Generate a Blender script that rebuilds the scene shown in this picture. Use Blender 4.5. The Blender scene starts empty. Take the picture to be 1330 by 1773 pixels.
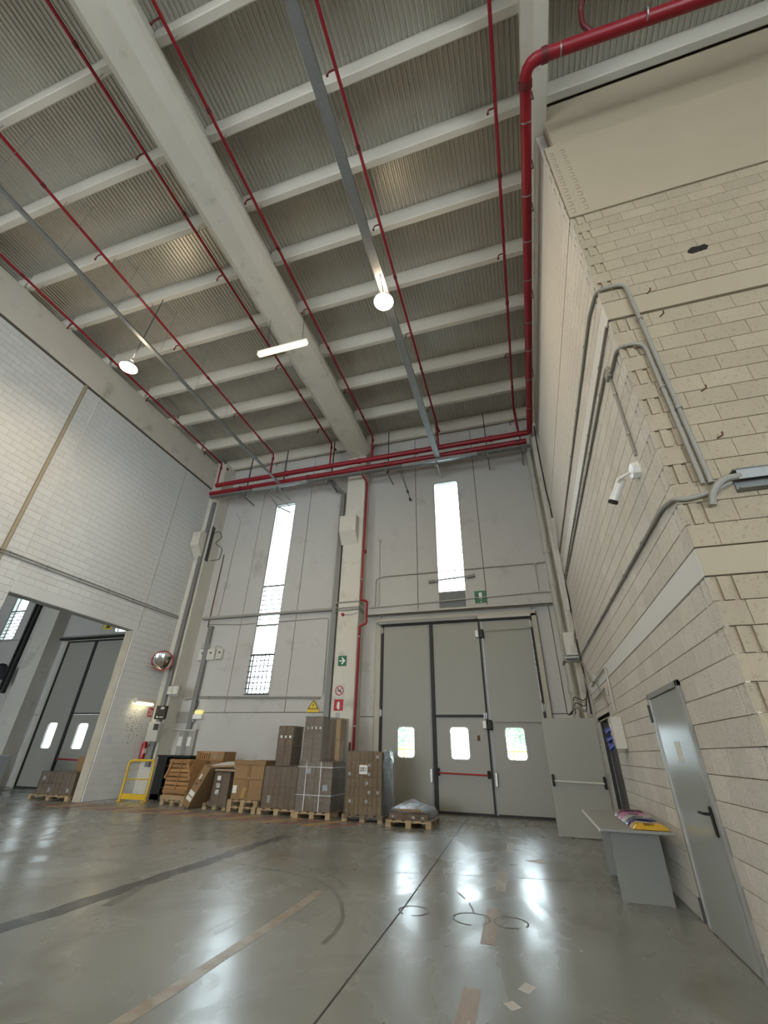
import bpy, bmesh, math, random
from mathutils import Vector, Matrix
from mathutils.geometry import tessellate_polygon
random.seed(7)
C = bpy.context.scene.collection
R = math.radians

# ------------------------------------------------------------------ camera, world, exposure
scn = bpy.context.scene
cd = bpy.data.cameras.new('camera'); cam = bpy.data.objects.new('camera', cd); C.objects.link(cam)
cd.sensor_fit = 'HORIZONTAL'; cd.sensor_width = 36.0; cd.lens = 36.0 * 730.34 / 1330
cd.clip_start = 0.05; cd.clip_end = 500
YAW, PITCH, ROLL = 0.30908, 0.517537, 0.022914
cam.matrix_world = (Matrix.Translation((0, 0, 1.5)) @ Matrix.Rotation(YAW, 4, 'Z')
                    @ Matrix.Rotation(math.pi/2 + PITCH, 4, 'X') @ Matrix.Rotation(ROLL, 4, 'Z'))
scn.camera = cam
CAMI = cam.matrix_world.inverted()
vs = scn.view_settings
vs.view_transform = 'Standard'; vs.look = 'None'; vs.gamma = 1.0; vs.use_curve_mapping = False
vs.exposure = 0.13
w = bpy.data.worlds.new('overcast_sky'); scn.world = w; w.use_nodes = True
nt = w.node_tree; nt.nodes.clear()
bg = nt.nodes.new('ShaderNodeBackground'); ow = nt.nodes.new('ShaderNodeOutputWorld')
tc = nt.nodes.new('ShaderNodeTexCoord'); sp = nt.nodes.new('ShaderNodeSeparateXYZ'); cr = nt.nodes.new('ShaderNodeValToRGB')
nt.links.new(tc.outputs['Generated'], sp.inputs[0]); nt.links.new(sp.outputs['Z'], cr.inputs[0])
cr.color_ramp.elements[0].position = 0.0; cr.color_ramp.elements[0].color = (.87, .94, 1, 1)
cr.color_ramp.elements[1].position = 1.0; cr.color_ramp.elements[1].color = (.76, .88, 1, 1)
nt.links.new(cr.outputs[0], bg.inputs[0]); bg.inputs[1].default_value = 13.0
nt.links.new(bg.outputs[0], ow.inputs[0])
try:
    scn.cycles.max_bounces = 8; scn.cycles.diffuse_bounces = 5; scn.cycles.glossy_bounces = 4
    scn.cycles.transparent_max_bounces = 12; scn.cycles.use_denoising = True
    scn.cycles.sample_clamp_indirect = 6; scn.cycles.caustics_reflective = False; scn.cycles.caustics_refractive = False
except Exception:
    pass
def lamp(kind, name, loc, power, color, size=.3, size_y=None, rot=(0, 0, 0)):
    l = bpy.data.lights.new(name, kind); l.energy = power; l.color = color
    if kind == 'AREA':
        l.size = size
        if size_y: l.shape = 'RECTANGLE'; l.size_y = size_y
    else: l.shadow_soft_size = size
    o = bpy.data.objects.new(name, l); C.objects.link(o); o.location = loc; o.rotation_euler = rot
    return o
WARM = (1, .80, .55); COOL = (.88, .95, 1)
# unseen lights added behind the camera, carrying on the row of high bay lamps
for i, (x, y) in enumerate([(-2.1, -1.5), (-9.6, -1.5), (-2.1, -8), (-9.6, -8)]):
    lamp('AREA', 'unseen_high_bay_light', (x, y, 11.0), 110, WARM, .5)

# ------------------------------------------------------------------ materials
def mat(name, base, rough=.6, metal=0., var=0., vs_=1.5, stretch=(1, 1, 1), bump=0., bs=40, orand=0., dark=None, dthr=.62, dscale=.8, dsoft=.12, ddet=6,
        spec=None, speck=0., sps=60, emit=None, es=1., rvar=0., coat=0.):
    m = bpy.data.materials.new(name); m.use_nodes = True
    t = m.node_tree; N = t.nodes; L = t.links
    b = N['Principled BSDF']
    b.inputs['Roughness'].default_value = rough; b.inputs['Metallic'].default_value = metal
    if spec is not None: b.inputs['Specular IOR Level'].default_value = spec
    if coat: b.inputs['Coat Weight'].default_value = coat; b.inputs['Coat Roughness'].default_value = .15
    base = tuple(base) + (1,)
    if emit: b.inputs['Emission Color'].default_value = tuple(emit) + (1,); b.inputs['Emission Strength'].default_value = es
    if not (var or bump or orand or dark or speck or rvar):
        b.inputs['Base Color'].default_value = base; return m
    g = N.new('ShaderNodeNewGeometry'); mp = N.new('ShaderNodeMapping'); mp.inputs['Scale'].default_value = stretch
    L.new(g.outputs['Position'], mp.inputs[0])
    def noise(s, det=4, rgh=.6, src=None):
        n = N.new('ShaderNodeTexNoise'); n.inputs['Scale'].default_value = s; n.inputs['Detail'].default_value = det
        n.inputs['Roughness'].default_value = rgh; L.new((src or mp).outputs[0], n.inputs['Vector']); return n
    def mix(fac, a, c, mode='MIX'):
        x = N.new('ShaderNodeMix'); x.data_type = 'RGBA'; x.blend_type = mode
        for idx, v in ((0, fac), (6, a), (7, c)):
            if hasattr(v, 'links') or hasattr(v, 'is_linked'): L.new(v, x.inputs[idx])
            else: x.inputs[idx].default_value = v
        return x.outputs[2]
    col = base
    if var:
        n = noise(vs_)
        col = mix(n.outputs['Fac'], tuple(c * (1 - var) for c in base[:3]) + (1,), tuple(min(1, c * (1 + var)) for c in base[:3]) + (1,))
    if orand:
        oi = N.new('ShaderNodeObjectInfo'); mr = N.new('ShaderNodeMapRange')
        mr.inputs['To Min'].default_value = 1 - orand; mr.inputs['To Max'].default_value = 1 + orand * .6
        L.new(oi.outputs['Random'], mr.inputs['Value']); col = mix(1., col, mr.outputs[0], 'MULTIPLY')
    if speck:
        n = noise(sps, 2, .5); r = N.new('ShaderNodeMapRange'); r.inputs['From Min'].default_value = .60; r.inputs['From Max'].default_value = .72
        L.new(n.outputs['Fac'], r.inputs['Value']); mu = N.new('ShaderNodeMath'); mu.operation = 'MULTIPLY'; mu.inputs[1].default_value = speck
        L.new(r.outputs[0], mu.inputs[0]); col = mix(mu.outputs[0], col, tuple(c * .35 for c in base[:3]) + (1,))
    if dark:
        n = noise(dscale, ddet, .6); r = N.new('ShaderNodeMapRange'); r.inputs['From Min'].default_value = dthr; r.inputs['From Max'].default_value = dthr + dsoft
        L.new(n.outputs['Fac'], r.inputs['Value']); col = mix(r.outputs[0], col, tuple(dark) + (1,))
    if hasattr(col, 'is_linked'): L.new(col, b.inputs['Base Color'])
    else: b.inputs['Base Color'].default_value = col
    if rvar:
        n = noise(2.2, 8, .7); r = N.new('ShaderNodeMapRange'); r.inputs['From Min'].default_value = .3; r.inputs['From Max'].default_value = .7
        r.inputs['To Min'].default_value = max(0, rough - rvar); r.inputs['To Max'].default_value = rough + rvar
        L.new(n.outputs['Fac'], r.inputs['Value']); L.new(r.outputs[0], b.inputs['Roughness'])
    if bump:
        n = noise(bs, 3, .6, g); bp = N.new('ShaderNodeBump'); bp.inputs['Strength'].default_value = bump; bp.inputs['Distance'].default_value = .01
        L.new(n.outputs['Fac'], bp.inputs['Height']); L.new(bp.outputs[0], b.inputs['Normal'])
    return m

M = {}
def floor_material():
    m = bpy.data.materials.new('polished_concrete'); m.use_nodes = True; t = m.node_tree; N = t.nodes; L = t.links; b = N['Principled BSDF']
    g = N.new('ShaderNodeNewGeometry')
    def noise(s_, d, dist=0., sc=(1, 1, 1)):
        mp = N.new('ShaderNodeMapping'); mp.inputs['Scale'].default_value = sc; L.new(g.outputs['Position'], mp.inputs[0])
        n = N.new('ShaderNodeTexNoise'); n.inputs['Scale'].default_value = s_; n.inputs['Detail'].default_value = d; n.inputs['Distortion'].default_value = dist
        L.new(mp.outputs[0], n.inputs['Vector']); return n
    def rng(src, a, b_, c=0., d=1.):
        r = N.new('ShaderNodeMapRange'); r.interpolation_type = 'SMOOTHSTEP'
        for k, v in zip(('From Min', 'From Max', 'To Min', 'To Max'), (a, b_, c, d)): r.inputs[k].default_value = v
        L.new(src, r.inputs['Value']); return r.outputs[0]
    def mix(f, a, c):
        x = N.new('ShaderNodeMix'); x.data_type = 'RGBA'; L.new(f, x.inputs[0])
        for idx, v in ((6, a), (7, c)):
            if isinstance(v, tuple): x.inputs[idx].default_value = v
            else: L.new(v, x.inputs[idx])
        return x.outputs[2]
    big = noise(.33, 3, .6); med = noise(1.1, 4, 1.2, (1, .6, 1)); st = noise(.42, 3, .8, (1, 1, 1)); fine = noise(9, 3)
    c = mix(rng(big.outputs['Fac'], .35, .65), (.275, .295, .29, 1), (.195, .205, .19, 1))
    c = mix(rng(med.outputs['Fac'], .52, .75, 0, .65), c, (.135, .13, .105, 1))
    c = mix(rng(st.outputs['Fac'], .56, .72, 0, .55), c, (.20, .165, .11, 1))
    c = mix(rng(fine.outputs['Fac'], .62, .75, 0, .25), c, (.33, .34, .33, 1))
    L.new(c, b.inputs['Base Color']); L.new(rng(med.outputs['Fac'], .35, .7, .22, .34), b.inputs['Roughness']); b.inputs['Specular IOR Level'].default_value = .8
    return m
M['floor'] = floor_material()
M['back'] = mat('grey_white_panel_paint', (.50, .49, .46), .75, var=.06, vs_=2, dark=(.33, .31, .27), dthr=.58, dscale=1.1, dsoft=.25, bump=.1, bs=25)
M['joint'] = mat('dark_joint', (.09, .08, .065), .9)
M['lblock'] = mat('white_painted_block', (.66, .67, .66), .7, var=.04, vs_=2, orand=.05, bump=.25, bs=60)
M['lbase'] = mat('white_mortar', (.50, .50, .48), .85)
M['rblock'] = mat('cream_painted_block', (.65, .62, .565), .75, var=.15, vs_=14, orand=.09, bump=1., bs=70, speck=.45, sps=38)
M['fblock'] = mat('dimmed_beige_block', (.40, .34, .24), .75, var=.10, vs_=2, orand=.06, bump=.5, bs=80, speck=.45, sps=34)  # front face blocks: the dimmer, warmer light there is put into the colour
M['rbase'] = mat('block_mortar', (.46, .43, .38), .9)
M['fbase'] = mat('dimmed_beige_mortar', (.30, .26, .19), .9)  # mortar darkened along with the dimmer front face
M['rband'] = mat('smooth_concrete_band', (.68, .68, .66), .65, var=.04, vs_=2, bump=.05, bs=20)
M['fband'] = mat('dimmed_beige_band', (.40, .34, .24), .7, var=.06, vs_=2)  # band colour carries the front face's dimmer light too
M['concrete'] = mat('pale_concrete', (.60, .575, .50), .7, var=.08, vs_=1.3, dark=(.38, .36, .30), dthr=.57, dscale=1.6, dsoft=.2, bump=.12, bs=20)
M['purlin'] = mat('purlin_concrete', (.60, .565, .48), .7, var=.08, vs_=2, stretch=(.3, 1, 1), bump=.1, bs=20)
M['deck'] = mat('corrugated_steel_deck', (.50, .485, .43), .36, metal=.45, var=.12, vs_=.5)
M['red'] = mat('fire_pipe_red', (.27, .008, .018), .4, var=.1, vs_=3)
M['dred'] = mat('dark_red_fitting', (.13, .012, .015), .5)
M['galv'] = mat('galvanised_steel', (.42, .44, .44), .45, metal=.6, var=.25, vs_=14)
M['gtray'] = mat('perforated_tray_steel', (.27, .28, .28), .5, metal=.5, var=.3, vs_=40, speck=.6, sps=60)
M['gduct'] = mat('grey_steel_trunking', (.21, .215, .205), .5, metal=.3, var=.1)
M['pvc'] = mat('grey_pvc_conduit', (.30, .29, .255), .5, var=.1, vs_=5)
M['pvcl'] = mat('pale_painted_conduit', (.47, .455, .41), .55, var=.08, vs_=5)
M['beigepipe'] = mat('beige_drain_pipe', (.44, .43, .37), .45, var=.12, vs_=1.5)
M['leaf'] = mat('grey_green_door_sheet', (.29, .285, .245), .42, var=.04, vs_=1.2, bump=.03, bs=8)
M['dframe'] = mat('cream_door_frame', (.45, .42, .345), .6, var=.1, vs_=3)
M['rubber'] = mat('black_rubber', (.012, .012, .012), .6)
M['alu'] = mat('aluminium_profile', (.36, .36, .34), .4, metal=.6)
M['greydoor'] = mat('satin_grey_door_paint', (.31, .33, .32), .22, var=.03)
M['white'] = mat('white_plastic', (.80, .80, .78), .3)
M['offwhite'] = mat('off_white_enclosure', (.55, .54, .48), .5, var=.05)
M['boxgrey'] = mat('grey_enclosure', (.40, .40, .36), .5, var=.05)
M['black'] = mat('black_plastic', (.010, .010, .011), .7)
M['darkmet'] = mat('dark_grey_metal', (.07, .07, .07), .5, metal=.3)
M['yellow'] = mat('yellow_rail_paint', (.62, .40, .02), .4, var=.08)
M['ysign'] = mat('yellow_sign', (.75, .55, .04), .5)
M['green'] = mat('green_sign', (.01, .13, .06), .45)
M['rsign'] = mat('red_sign', (.42, .015, .03), .45)
M['swhite'] = mat('sign_white', (.75, .80, .74), .5)
M['pink'] = mat('sign_pinkish_white', (.62, .50, .48), .5)
M['blue'] = mat('blue_plastic', (.012, .03, .20), .35)
M['navy'] = mat('navy_plastic_bag', (.012, .02, .13), .25, coat=.5)
M['mauve'] = mat('mauve_plastic_bag', (.42, .17, .32), .3, coat=.5)
M['plum'] = mat('plum_plastic_bag', (.10, .02, .07), .3, coat=.5)
M['silver'] = mat('silver_grey_bag', (.36, .38, .40), .3, coat=.5)
M['gold'] = mat('mustard_plastic_bag', (.58, .36, .03), .25, coat=.6)
M['desk'] = mat('grey_desk_panel', (.25, .25, .225), .5, var=.04)
M['desktop'] = mat('grey_desk_top', (.28, .29, .285), .35, var=.04)
M['card'] = mat('cardboard', (.27, .165, .075), .75, var=.10, vs_=5, orand=.12)
M['card2'] = mat('yellowish_cardboard', (.33, .21, .075), .75, var=.10, vs_=5, orand=.14)
M['card3'] = mat('greyish_cardboard', (.30, .205, .115), .75, var=.10, vs_=5, orand=.10)
M['cardd'] = mat('cardboard_tape_shade', (.20, .12, .05), .5)
M['wood'] = mat('pallet_wood', (.37, .27, .155), .8, var=.25, vs_=4, orand=.15, stretch=(1, 1, 3))
M['crate'] = mat('orange_brown_crate_wood', (.35, .19, .075), .75, var=.25, vs_=5, orand=.2)
M['paper'] = mat('white_paper_label', (.70, .69, .64), .6)
M['ink'] = mat('black_ink', (.03, .03, .03), .7)
M['tapeblk'] = mat('worn_dark_floor_tape', (.07, .075, .08), .3, var=.4, vs_=5, dark=(.21, .215, .20), dthr=.56, dscale=4, dsoft=.12)
M['tapetan'] = mat('worn_tan_floor_tape', (.29, .24, .18), .4, var=.3, vs_=7, dark=(.36, .35, .31), dthr=.44, dscale=5, dsoft=.12)
M['tapedash'] = mat('brown_tape_dash', (.27, .20, .145), .45, var=.3, vs_=9, stretch=(4, 1, 1), dark=(.36, .35, .31), dthr=.60, dscale=5, dsoft=.12)
M['hazo'] = mat('faded_orange_floor_paint', (.42, .27, .13), .65, spec=.2, var=.2, vs_=2, dark=(.22, .22, .19), dthr=.53, dscale=2, dsoft=.2)
M['hazr'] = mat('faded_red_floor_paint', (.30, .15, .13), .65, spec=.2, var=.2, vs_=2, dark=(.22, .22, .19), dthr=.53, dscale=2, dsoft=.2)
M['tyre'] = mat('tyre_mark', (.155, .16, .145), .45, var=.3, vs_=5)
M['crack'] = mat('floor_joint', (.04, .04, .035), .8)
M['crackl'] = mat('faint_ring_mark', (.10, .10, .09), .5, var=.3, vs_=9)
M['whitemark'] = mat('white_floor_mark', (.46, .45, .42), .5, var=.2, vs_=9)
M['scrib'] = mat('pencil_mark', (.16, .15, .13), .8)
M['hole'] = mat('dark_hole', (.015, .012, .01), 1)
M['rust'] = mat('rusty_metal', (.12, .05, .025), .8)
M['asphalt'] = mat('yard_asphalt', (.36, .36, .35), .9)
M['tree'] = mat('tree_foliage', (.26, .36, .24), .8, orand=.2)
M['build'] = mat('far_building', (.38, .42, .46), .8)
M['lampon'] = mat('lit_lamp_lens', (1, .95, .8), .5, emit=(1, .86, .60), es=40)
M['tubeon'] = mat('lit_fluorescent_diffuser', (1, .95, .7), .5, emit=(1, .86, .42), es=3)
M['bulkon'] = mat('lit_bulkhead_diffuser', (1, .95, .7), .5, emit=(1, .86, .50), es=3.2)
M['emgreen'] = mat('lit_emergency_lens', (.8, .75, .3), .5, emit=(.9, .75, .25), es=.5)
M['mirrorm'] = mat('mirror_glass', (.8, .82, .82), .04, metal=1)
M['extred'] = mat('extinguisher_red', (.33, .012, .018), .3, coat=.5)
def glassy(name, tint=(.95, 1, 1), alpha=.9, rough=.05, wrinkle=0.):
    m = bpy.data.materials.new(name); m.use_nodes = True; t = m.node_tree; N = t.nodes; L = t.links; N.clear()
    o = N.new('ShaderNodeOutputMaterial'); tr = N.new('ShaderNodeBsdfTransparent'); gl = N.new('ShaderNodeBsdfGlossy'); mx = N.new('ShaderNodeMixShader')
    tr.inputs[0].default_value = tuple(tint) + (1,); gl.inputs['Roughness'].default_value = rough
    lw = N.new('ShaderNodeLayerWeight'); lw.inputs['Blend'].default_value = .35
    mr = N.new('ShaderNodeMapRange'); mr.inputs['To Min'].default_value = 1 - alpha; mr.inputs['To Max'].default_value = .8
    L.new(lw.outputs['Fresnel'], mr.inputs['Value']); L.new(mr.outputs[0], mx.inputs[0])
    L.new(tr.outputs[0], mx.inputs[1]); L.new(gl.outputs[0], mx.inputs[2]); L.new(mx.outputs[0], o.inputs[0])
    if wrinkle:
        g = N.new('ShaderNodeNewGeometry'); mp = N.new('ShaderNodeMapping'); mp.inputs['Rotation'].default_value = (.3, .5, .2); mp.inputs['Scale'].default_value = (1, 1, 2.2)
        L.new(g.outputs['Position'], mp.inputs[0])
        n = N.new('ShaderNodeTexNoise'); n.inputs['Scale'].default_value = 13; n.inputs['Detail'].default_value = 5; n.inputs['Distortion'].default_value = 1.5
        L.new(mp.outputs[0], n.inputs['Vector'])
        bp = N.new('ShaderNodeBump'); bp.inputs['Strength'].default_value = wrinkle; bp.inputs['Distance'].default_value = .06
        L.new(n.outputs['Fac'], bp.inputs['Height']); L.new(bp.outputs[0], gl.inputs['Normal']); L.new(bp.outputs[0], lw.inputs['Normal'])
    return m
M['glass'] = glassy('window_glass', alpha=.97)
M['film'] = glassy('stretch_wrap_film', (.95, .95, .95), .87, .12, 1.)
M['film2'] = glassy('thick_stretch_wrap', (.90, .92, .94), .72, .16, 1.)

# ------------------------------------------------------------------ mesh helpers
class MB:
    def __init__(s): s.v = []; s.f = []
    def add(s, vs_, fs):
        n = len(s.v); s.v += [tuple(p) for p in vs_]; s.f += [tuple(i + n for i in f) for f in fs]; return s
    def box(s, x0, x1, y0, y1, z0, z1, c=0.):
        if x0 > x1: x0, x1 = x1, x0
        if y0 > y1: y0, y1 = y1, y0
        if z0 > z1: z0, z1 = z1, z0
        if c <= 0:
            v = [(x, y, z) for x in (x0, x1) for y in (y0, y1) for z in (z0, z1)]
            return s.add(v, [(0, 1, 3, 2), (4, 6, 7, 5), (0, 4, 5, 1), (2, 3, 7, 6), (0, 2, 6, 4), (1, 5, 7, 3)])
        c = min(c, (x1 - x0) / 2.1, (y1 - y0) / 2.1, (z1 - z0) / 2.1)
        bm = bmesh.new(); bmesh.ops.create_cube(bm, size=1)
        for v in bm.verts: v.co = Vector((x0 if v.co.x < 0 else x1, y0 if v.co.y < 0 else y1, z0 if v.co.z < 0 else z1))
        bmesh.ops.bevel(bm, geom=bm.edges[:], offset=c, segments=1, affect='EDGES')
        bm.verts.index_update(); s.add([v.co for v in bm.verts], [[v.index for v in f.verts] for f in bm.faces]); bm.free(); return s
    def obox(s, cen, size, rot=(0, 0, 0), c=0.):
        from mathutils import Euler
        t = MB().box(-size[0]/2, size[0]/2, -size[1]/2, size[1]/2, -size[2]/2, size[2]/2, c)
        m = Euler(rot).to_matrix(); return s.add([m @ Vector(p) + Vector(cen) for p in t.v], t.f)
    def quad(s, a, b, c, d): return s.add([a, b, c, d], [(0, 1, 2, 3)])
    def tube(s, pts, r, seg=8, fil=0., cap=True):
        P = [Vector(p) for p in pts]
        if fil > 0 and len(P) > 2:
            Q = [P[0]]
            for i in range(1, len(P) - 1):
                a, b, c = P[i-1], P[i], P[i+1]; d1 = (a - b); d2 = (c - b)
                f = min(fil, d1.length * .48, d2.length * .48); p0 = b + d1.normalized() * f; p1 = b + d2.normalized() * f
                for k in range(6):
                    t = k / 5; Q.append(p0 * (1-t)**2 + b * 2*t*(1-t) + p1 * t*t)
            Q.append(P[-1]); P = Q
        n = None; rings = []
        for i, p in enumerate(P):
            if i == 0: d = P[1] - P[0]
            elif i == len(P) - 1: d = P[-1] - P[-2]
            else: d = (P[i+1] - P[i]).normalized() + (P[i] - P[i-1]).normalized()
            d.normalize()
            if n is None: n = d.orthogonal().normalized()
            else: n = (n - d * n.dot(d)).normalized()
            b = d.cross(n); rr = r[i] if isinstance(r, (list, tuple)) else r
            rings.append([p + (n * math.cos(2*math.pi*k/seg) + b * math.sin(2*math.pi*k/seg)) * rr for k in range(seg)])
        v = [q for g in rings for q in g]; f = []
        for i in range(len(rings) - 1):
            for k in range(seg):
                a = i*seg + k; b_ = i*seg + (k+1) % seg; f.append((a, b_, b_ + seg, a + seg))
        if cap: f.append(tuple(range(seg - 1, -1, -1))); f.append(tuple(range((len(rings)-1)*seg, len(rings)*seg)))
        return s.add(v, f)
    def lathe(s, prof, cen, axis=(0, 0, 1), seg=20):
        a = Vector(axis).normalized(); n = a.orthogonal().normalized(); b = a.cross(n); c = Vector(cen); v = []; f = []
        for (r, h) in prof:
            for k in range(seg): v.append(c + a*h + (n*math.cos(2*math.pi*k/seg) + b*math.sin(2*math.pi*k/seg)) * max(r, 1e-4))
        for i in range(len(prof) - 1):
            for k in range(seg): f.append((i*seg+k, i*seg+(k+1) % seg, (i+1)*seg+(k+1) % seg, (i+1)*seg+k))
        return s.add(v, f)
    def plate(s, loops, fn, t):
        """loops: outer + holes in (u,w); fn(u,w,d)->xyz ; thickness t"""
        L3 = [[Vector((u, w_, 0)) for u, w_ in l] for l in loops]; tris = tessellate_polygon(L3)
        flat = [p for l in loops for p in l]; n = len(flat)
        v = [fn(u, w_, 0) for u, w_ in flat] + [fn(u, w_, t) for u, w_ in flat]
        f = [tuple(x) for x in tris] + [tuple(i + n for i in reversed(x)) for x in tris]; k = 0
        for l in loops:
            m = len(l)
            for i in range(m): a = k + i; b = k + (i+1) % m; f.append((a, b, b + n, a + n))
            k += m
        return s.add(v, f)
    def obj(s, name, m, parent=None, smooth=False, org=None):
        me = bpy.data.meshes.new(name); off = Vector((0, 0, 0))
        if parent is not None: off = world_loc(parent)
        o_ = Vector(org) if org is not None else off
        me.from_pydata([Vector(p) - o_ for p in s.v], [], s.f)
        bm = bmesh.new(); bm.from_mesh(me); bmesh.ops.recalc_face_normals(bm, faces=bm.faces[:]); bm.to_mesh(me); bm.free()
        if isinstance(m, str): m = M[m]
        me.materials.append(m)
        if smooth:
            for p in me.polygons: p.use_smooth = True
            try: me.set_sharp_from_angle(angle=R(40))
            except Exception: pass
        o = bpy.data.objects.new(name, me); C.objects.link(o)
        if parent is not None: o.parent = parent
        o.location = o_ - off
        return o
def world_loc(o):
    l = Vector(o.location)
    while o.parent: o = o.parent; l += Vector(o.location)
    return l
def tag(o, label=None, cat=None, group=None, kind=None):
    if label: o['label'] = label
    if cat: o['category'] = cat
    if group: o['group'] = group
    if kind: o['kind'] = kind
    return o
def thing(name, label, cat, loc=(0, 0, 0), group=None):
    o = bpy.data.objects.new(name, None); o.empty_display_size = .2; C.objects.link(o); o.location = loc
    return tag(o, label, cat, group)
def struct(o, label, cat=None): return tag(o, label, cat or 'structure', None, 'structure')
def rrect(u0, u1, w0, w1, r=.08, n=5):
    out = []
    for cx, cy, a0 in ((u1-r, w1-r, 0), (u0+r, w1-r, 90), (u0+r, w0+r, 180), (u1-r, w0+r, 270)):
        for k in range(n + 1):
            a = R(a0 + 90*k/n); out.append((cx + r*math.cos(a), cy + r*math.sin(a)))
    return out
def rect(u0, u1, w0, w1): return [(u0, w0), (u1, w0), (u1, w1), (u0, w1)]
def circ(cx, cy, r, n=20): return [(cx + r*math.cos(2*math.pi*k/n), cy + r*math.sin(2*math.pi*k/n)) for k in range(n)]
def fy(y, s=-1): return lambda u, w_, d: (u, y + s*d, w_)      # plate facing -Y, d outward
def fx(x, s=1): return lambda u, w_, d: (x + s*d, u, w_)
def px(p):
    q = CAMI @ Vector(p)
    if q.z > -.05: return None
    return (665 + 730.34*q.x/-q.z, 886.5 - 730.34*q.y/-q.z)

XL, XR, YB, YF = -13.3, 1.5, 14.8, 3.8
ZDECK = 14.45

# ================================================================== SETTING
# ---- floor
fb = MB().box(-30, 12, -28, 14.95, -.2, 0)
floor = struct(fb.obj('floor', 'floor'), 'polished grey concrete warehouse floor with worn tape lines', 'floor')
def flat(name, poly, m, z=.0015, label=None):
    b = MB().plate([poly], lambda u, w_, d: (u, w_, d), z); o = b.obj(name, m, floor)
    if label: o['label'] = label
    return o
def strip(name, pts, wd, m, z=.0015, label=None):
    P = [Vector((x, y, 0)) for x, y in pts]; b = MB(); L_ = []; Rr = []
    for i, p in enumerate(P):
        d = (P[min(i+1, len(P)-1)] - P[max(i-1, 0)]).normalized(); n = Vector((-d.y, d.x, 0)) * (wd/2)
        L_.append(p + n); Rr.append(p - n)
    v = [(q.x, q.y, z) for q in L_] + [(q.x, q.y, z) for q in Rr]; k = len(P)
    b.add(v, [(i, i+1, i+1+k, i+k) for i in range(k-1)]); o = b.obj(name, m, floor)
    if label: o['label'] = label
    return o
def wob(x0, y0, x1, y1, n=14, a=.02): return [(x0 + (x1-x0)*i/n + random.uniform(-a, a), y0 + (y1-y0)*i/n) for i in range(n + 1)]
strip('floor_tape', wob(-4.85, -3, -4.98, 9.6, 60, .045), .24, 'tapeblk', label='wide worn dark floor tape line')
strip('floor_tape', wob(-2.56, -3, -2.72, 6.3), .12, 'tapetan', label='narrow worn tan floor tape line')
for a, b_, m in ((3.0, 4.45, 'tapedash'), (5.33, 6.4, 'tapedash'), (7.15, 8.3, 'tapetan'), (9.6, 10.7, 'tapetan')):
    strip('tape_dash', [(-.62, a), (-.65, b_)], .13, m, label='tan tape dash')
strip('floor_joint', [(-1.45, -3), (-1.54, 3.62), (-1.60, 6.1), (-1.86, 12.6), (-1.95, 14.6)], .014, 'crack', .002, 'thin dark saw cut joint')
strip('floor_joint', [(-12.6, 6.0), (-7.5, 6.55), (-5, 6.6), (-1.6, 7.7), (1.45, 8.3)], .012, 'tyre', .0018)
strip('floor_joint', [(-13.2, 9.1), (-5, 9.4), (1.4, 9.7)], .012, 'tyre', .0018)
for (cx, cy, r) in ((-1.47, 6.0, .16), (-.84, 5.97, .19), (-.44, 6.0, .17)):
    n = 30; strip('ring_mark', [(cx + r*math.cos(2*math.pi*k/n*.9 + cx), cy + r*math.sin(2*math.pi*k/n*.9 + cx)) for k in range(n+1)], .018, 'crackl', .0022, 'faint dark ring mark')
def arc(cx, cy, rx, ry, a0, a1, wd, n=24):
    strip('tyre_mark', [(cx + rx*math.cos(R(a0 + (a1-a0)*k/n)), cy + ry*math.sin(R(a0 + (a1-a0)*k/n))) for k in range(n+1)], wd, 'tyre', .0012, 'faint curved tyre mark')
strip('tyre_mark', [(-5.2, 7.2), (-4.4, 7.12), (-3.5, 6.95), (-2.95, 6.75), (-2.55, 6.35), (-2.3, 5.95), (-2.1, 5.5), (-2.02, 5.1), (-2.02, 4.8)], .045, 'tyre', .0012, 'faint curved tyre mark')
strip('tyre_mark', [(-3.2, 7.3), (-2.7, 6.85), (-2.45, 6.5)], .05, 'tyre', .0013, 'faint curved tyre mark')
strip('tyre_mark', [(-5.0, 6.0), (-4.75, 5.4), (-4.6, 4.9)], .12, 'tyre', .0012, 'faint curved tyre mark')
strip('scuff_mark', [(-1.12, 6.9), (-1.0, 6.65)], .02, 'tyre', .0016); strip('scuff_mark', [(-.93, 6.5), (-.87, 6.3), (-.84, 6.16)], .02, 'tyre', .0016)
flat('white_scrap_mark', [(-.35, 9.15), (-.1, 9.0), (-.02, 9.1), (-.1, 9.4), (-.2, 9.25)], 'whitemark', .0022)
flat('white_scrap_mark', [(-.33, 4.55), (-.25, 4.5), (-.2, 4.62), (-.28, 4.68)], 'whitemark', .0022)
flat('white_scrap_mark', [(-.42, 4.3), (-.36, 4.22), (-.30, 4.28), (-.36, 4.36)], 'whitemark', .0022)
for i in range(17):
    x = -13.6 + i*.56
    flat('hazard_stripe', [(x-.2, 10.9), (x+.08, 10.9), (x+.62, 11.95), (x+.34, 11.95)], 'hazo' if i % 2 else 'hazr', .001, 'faded diagonal hazard stripe')
flat('drain_stain', [(.2, 14.0), (1.5, 13.9), (1.5, 14.5), (.2, 14.5)], 'tyre', .001)

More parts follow.
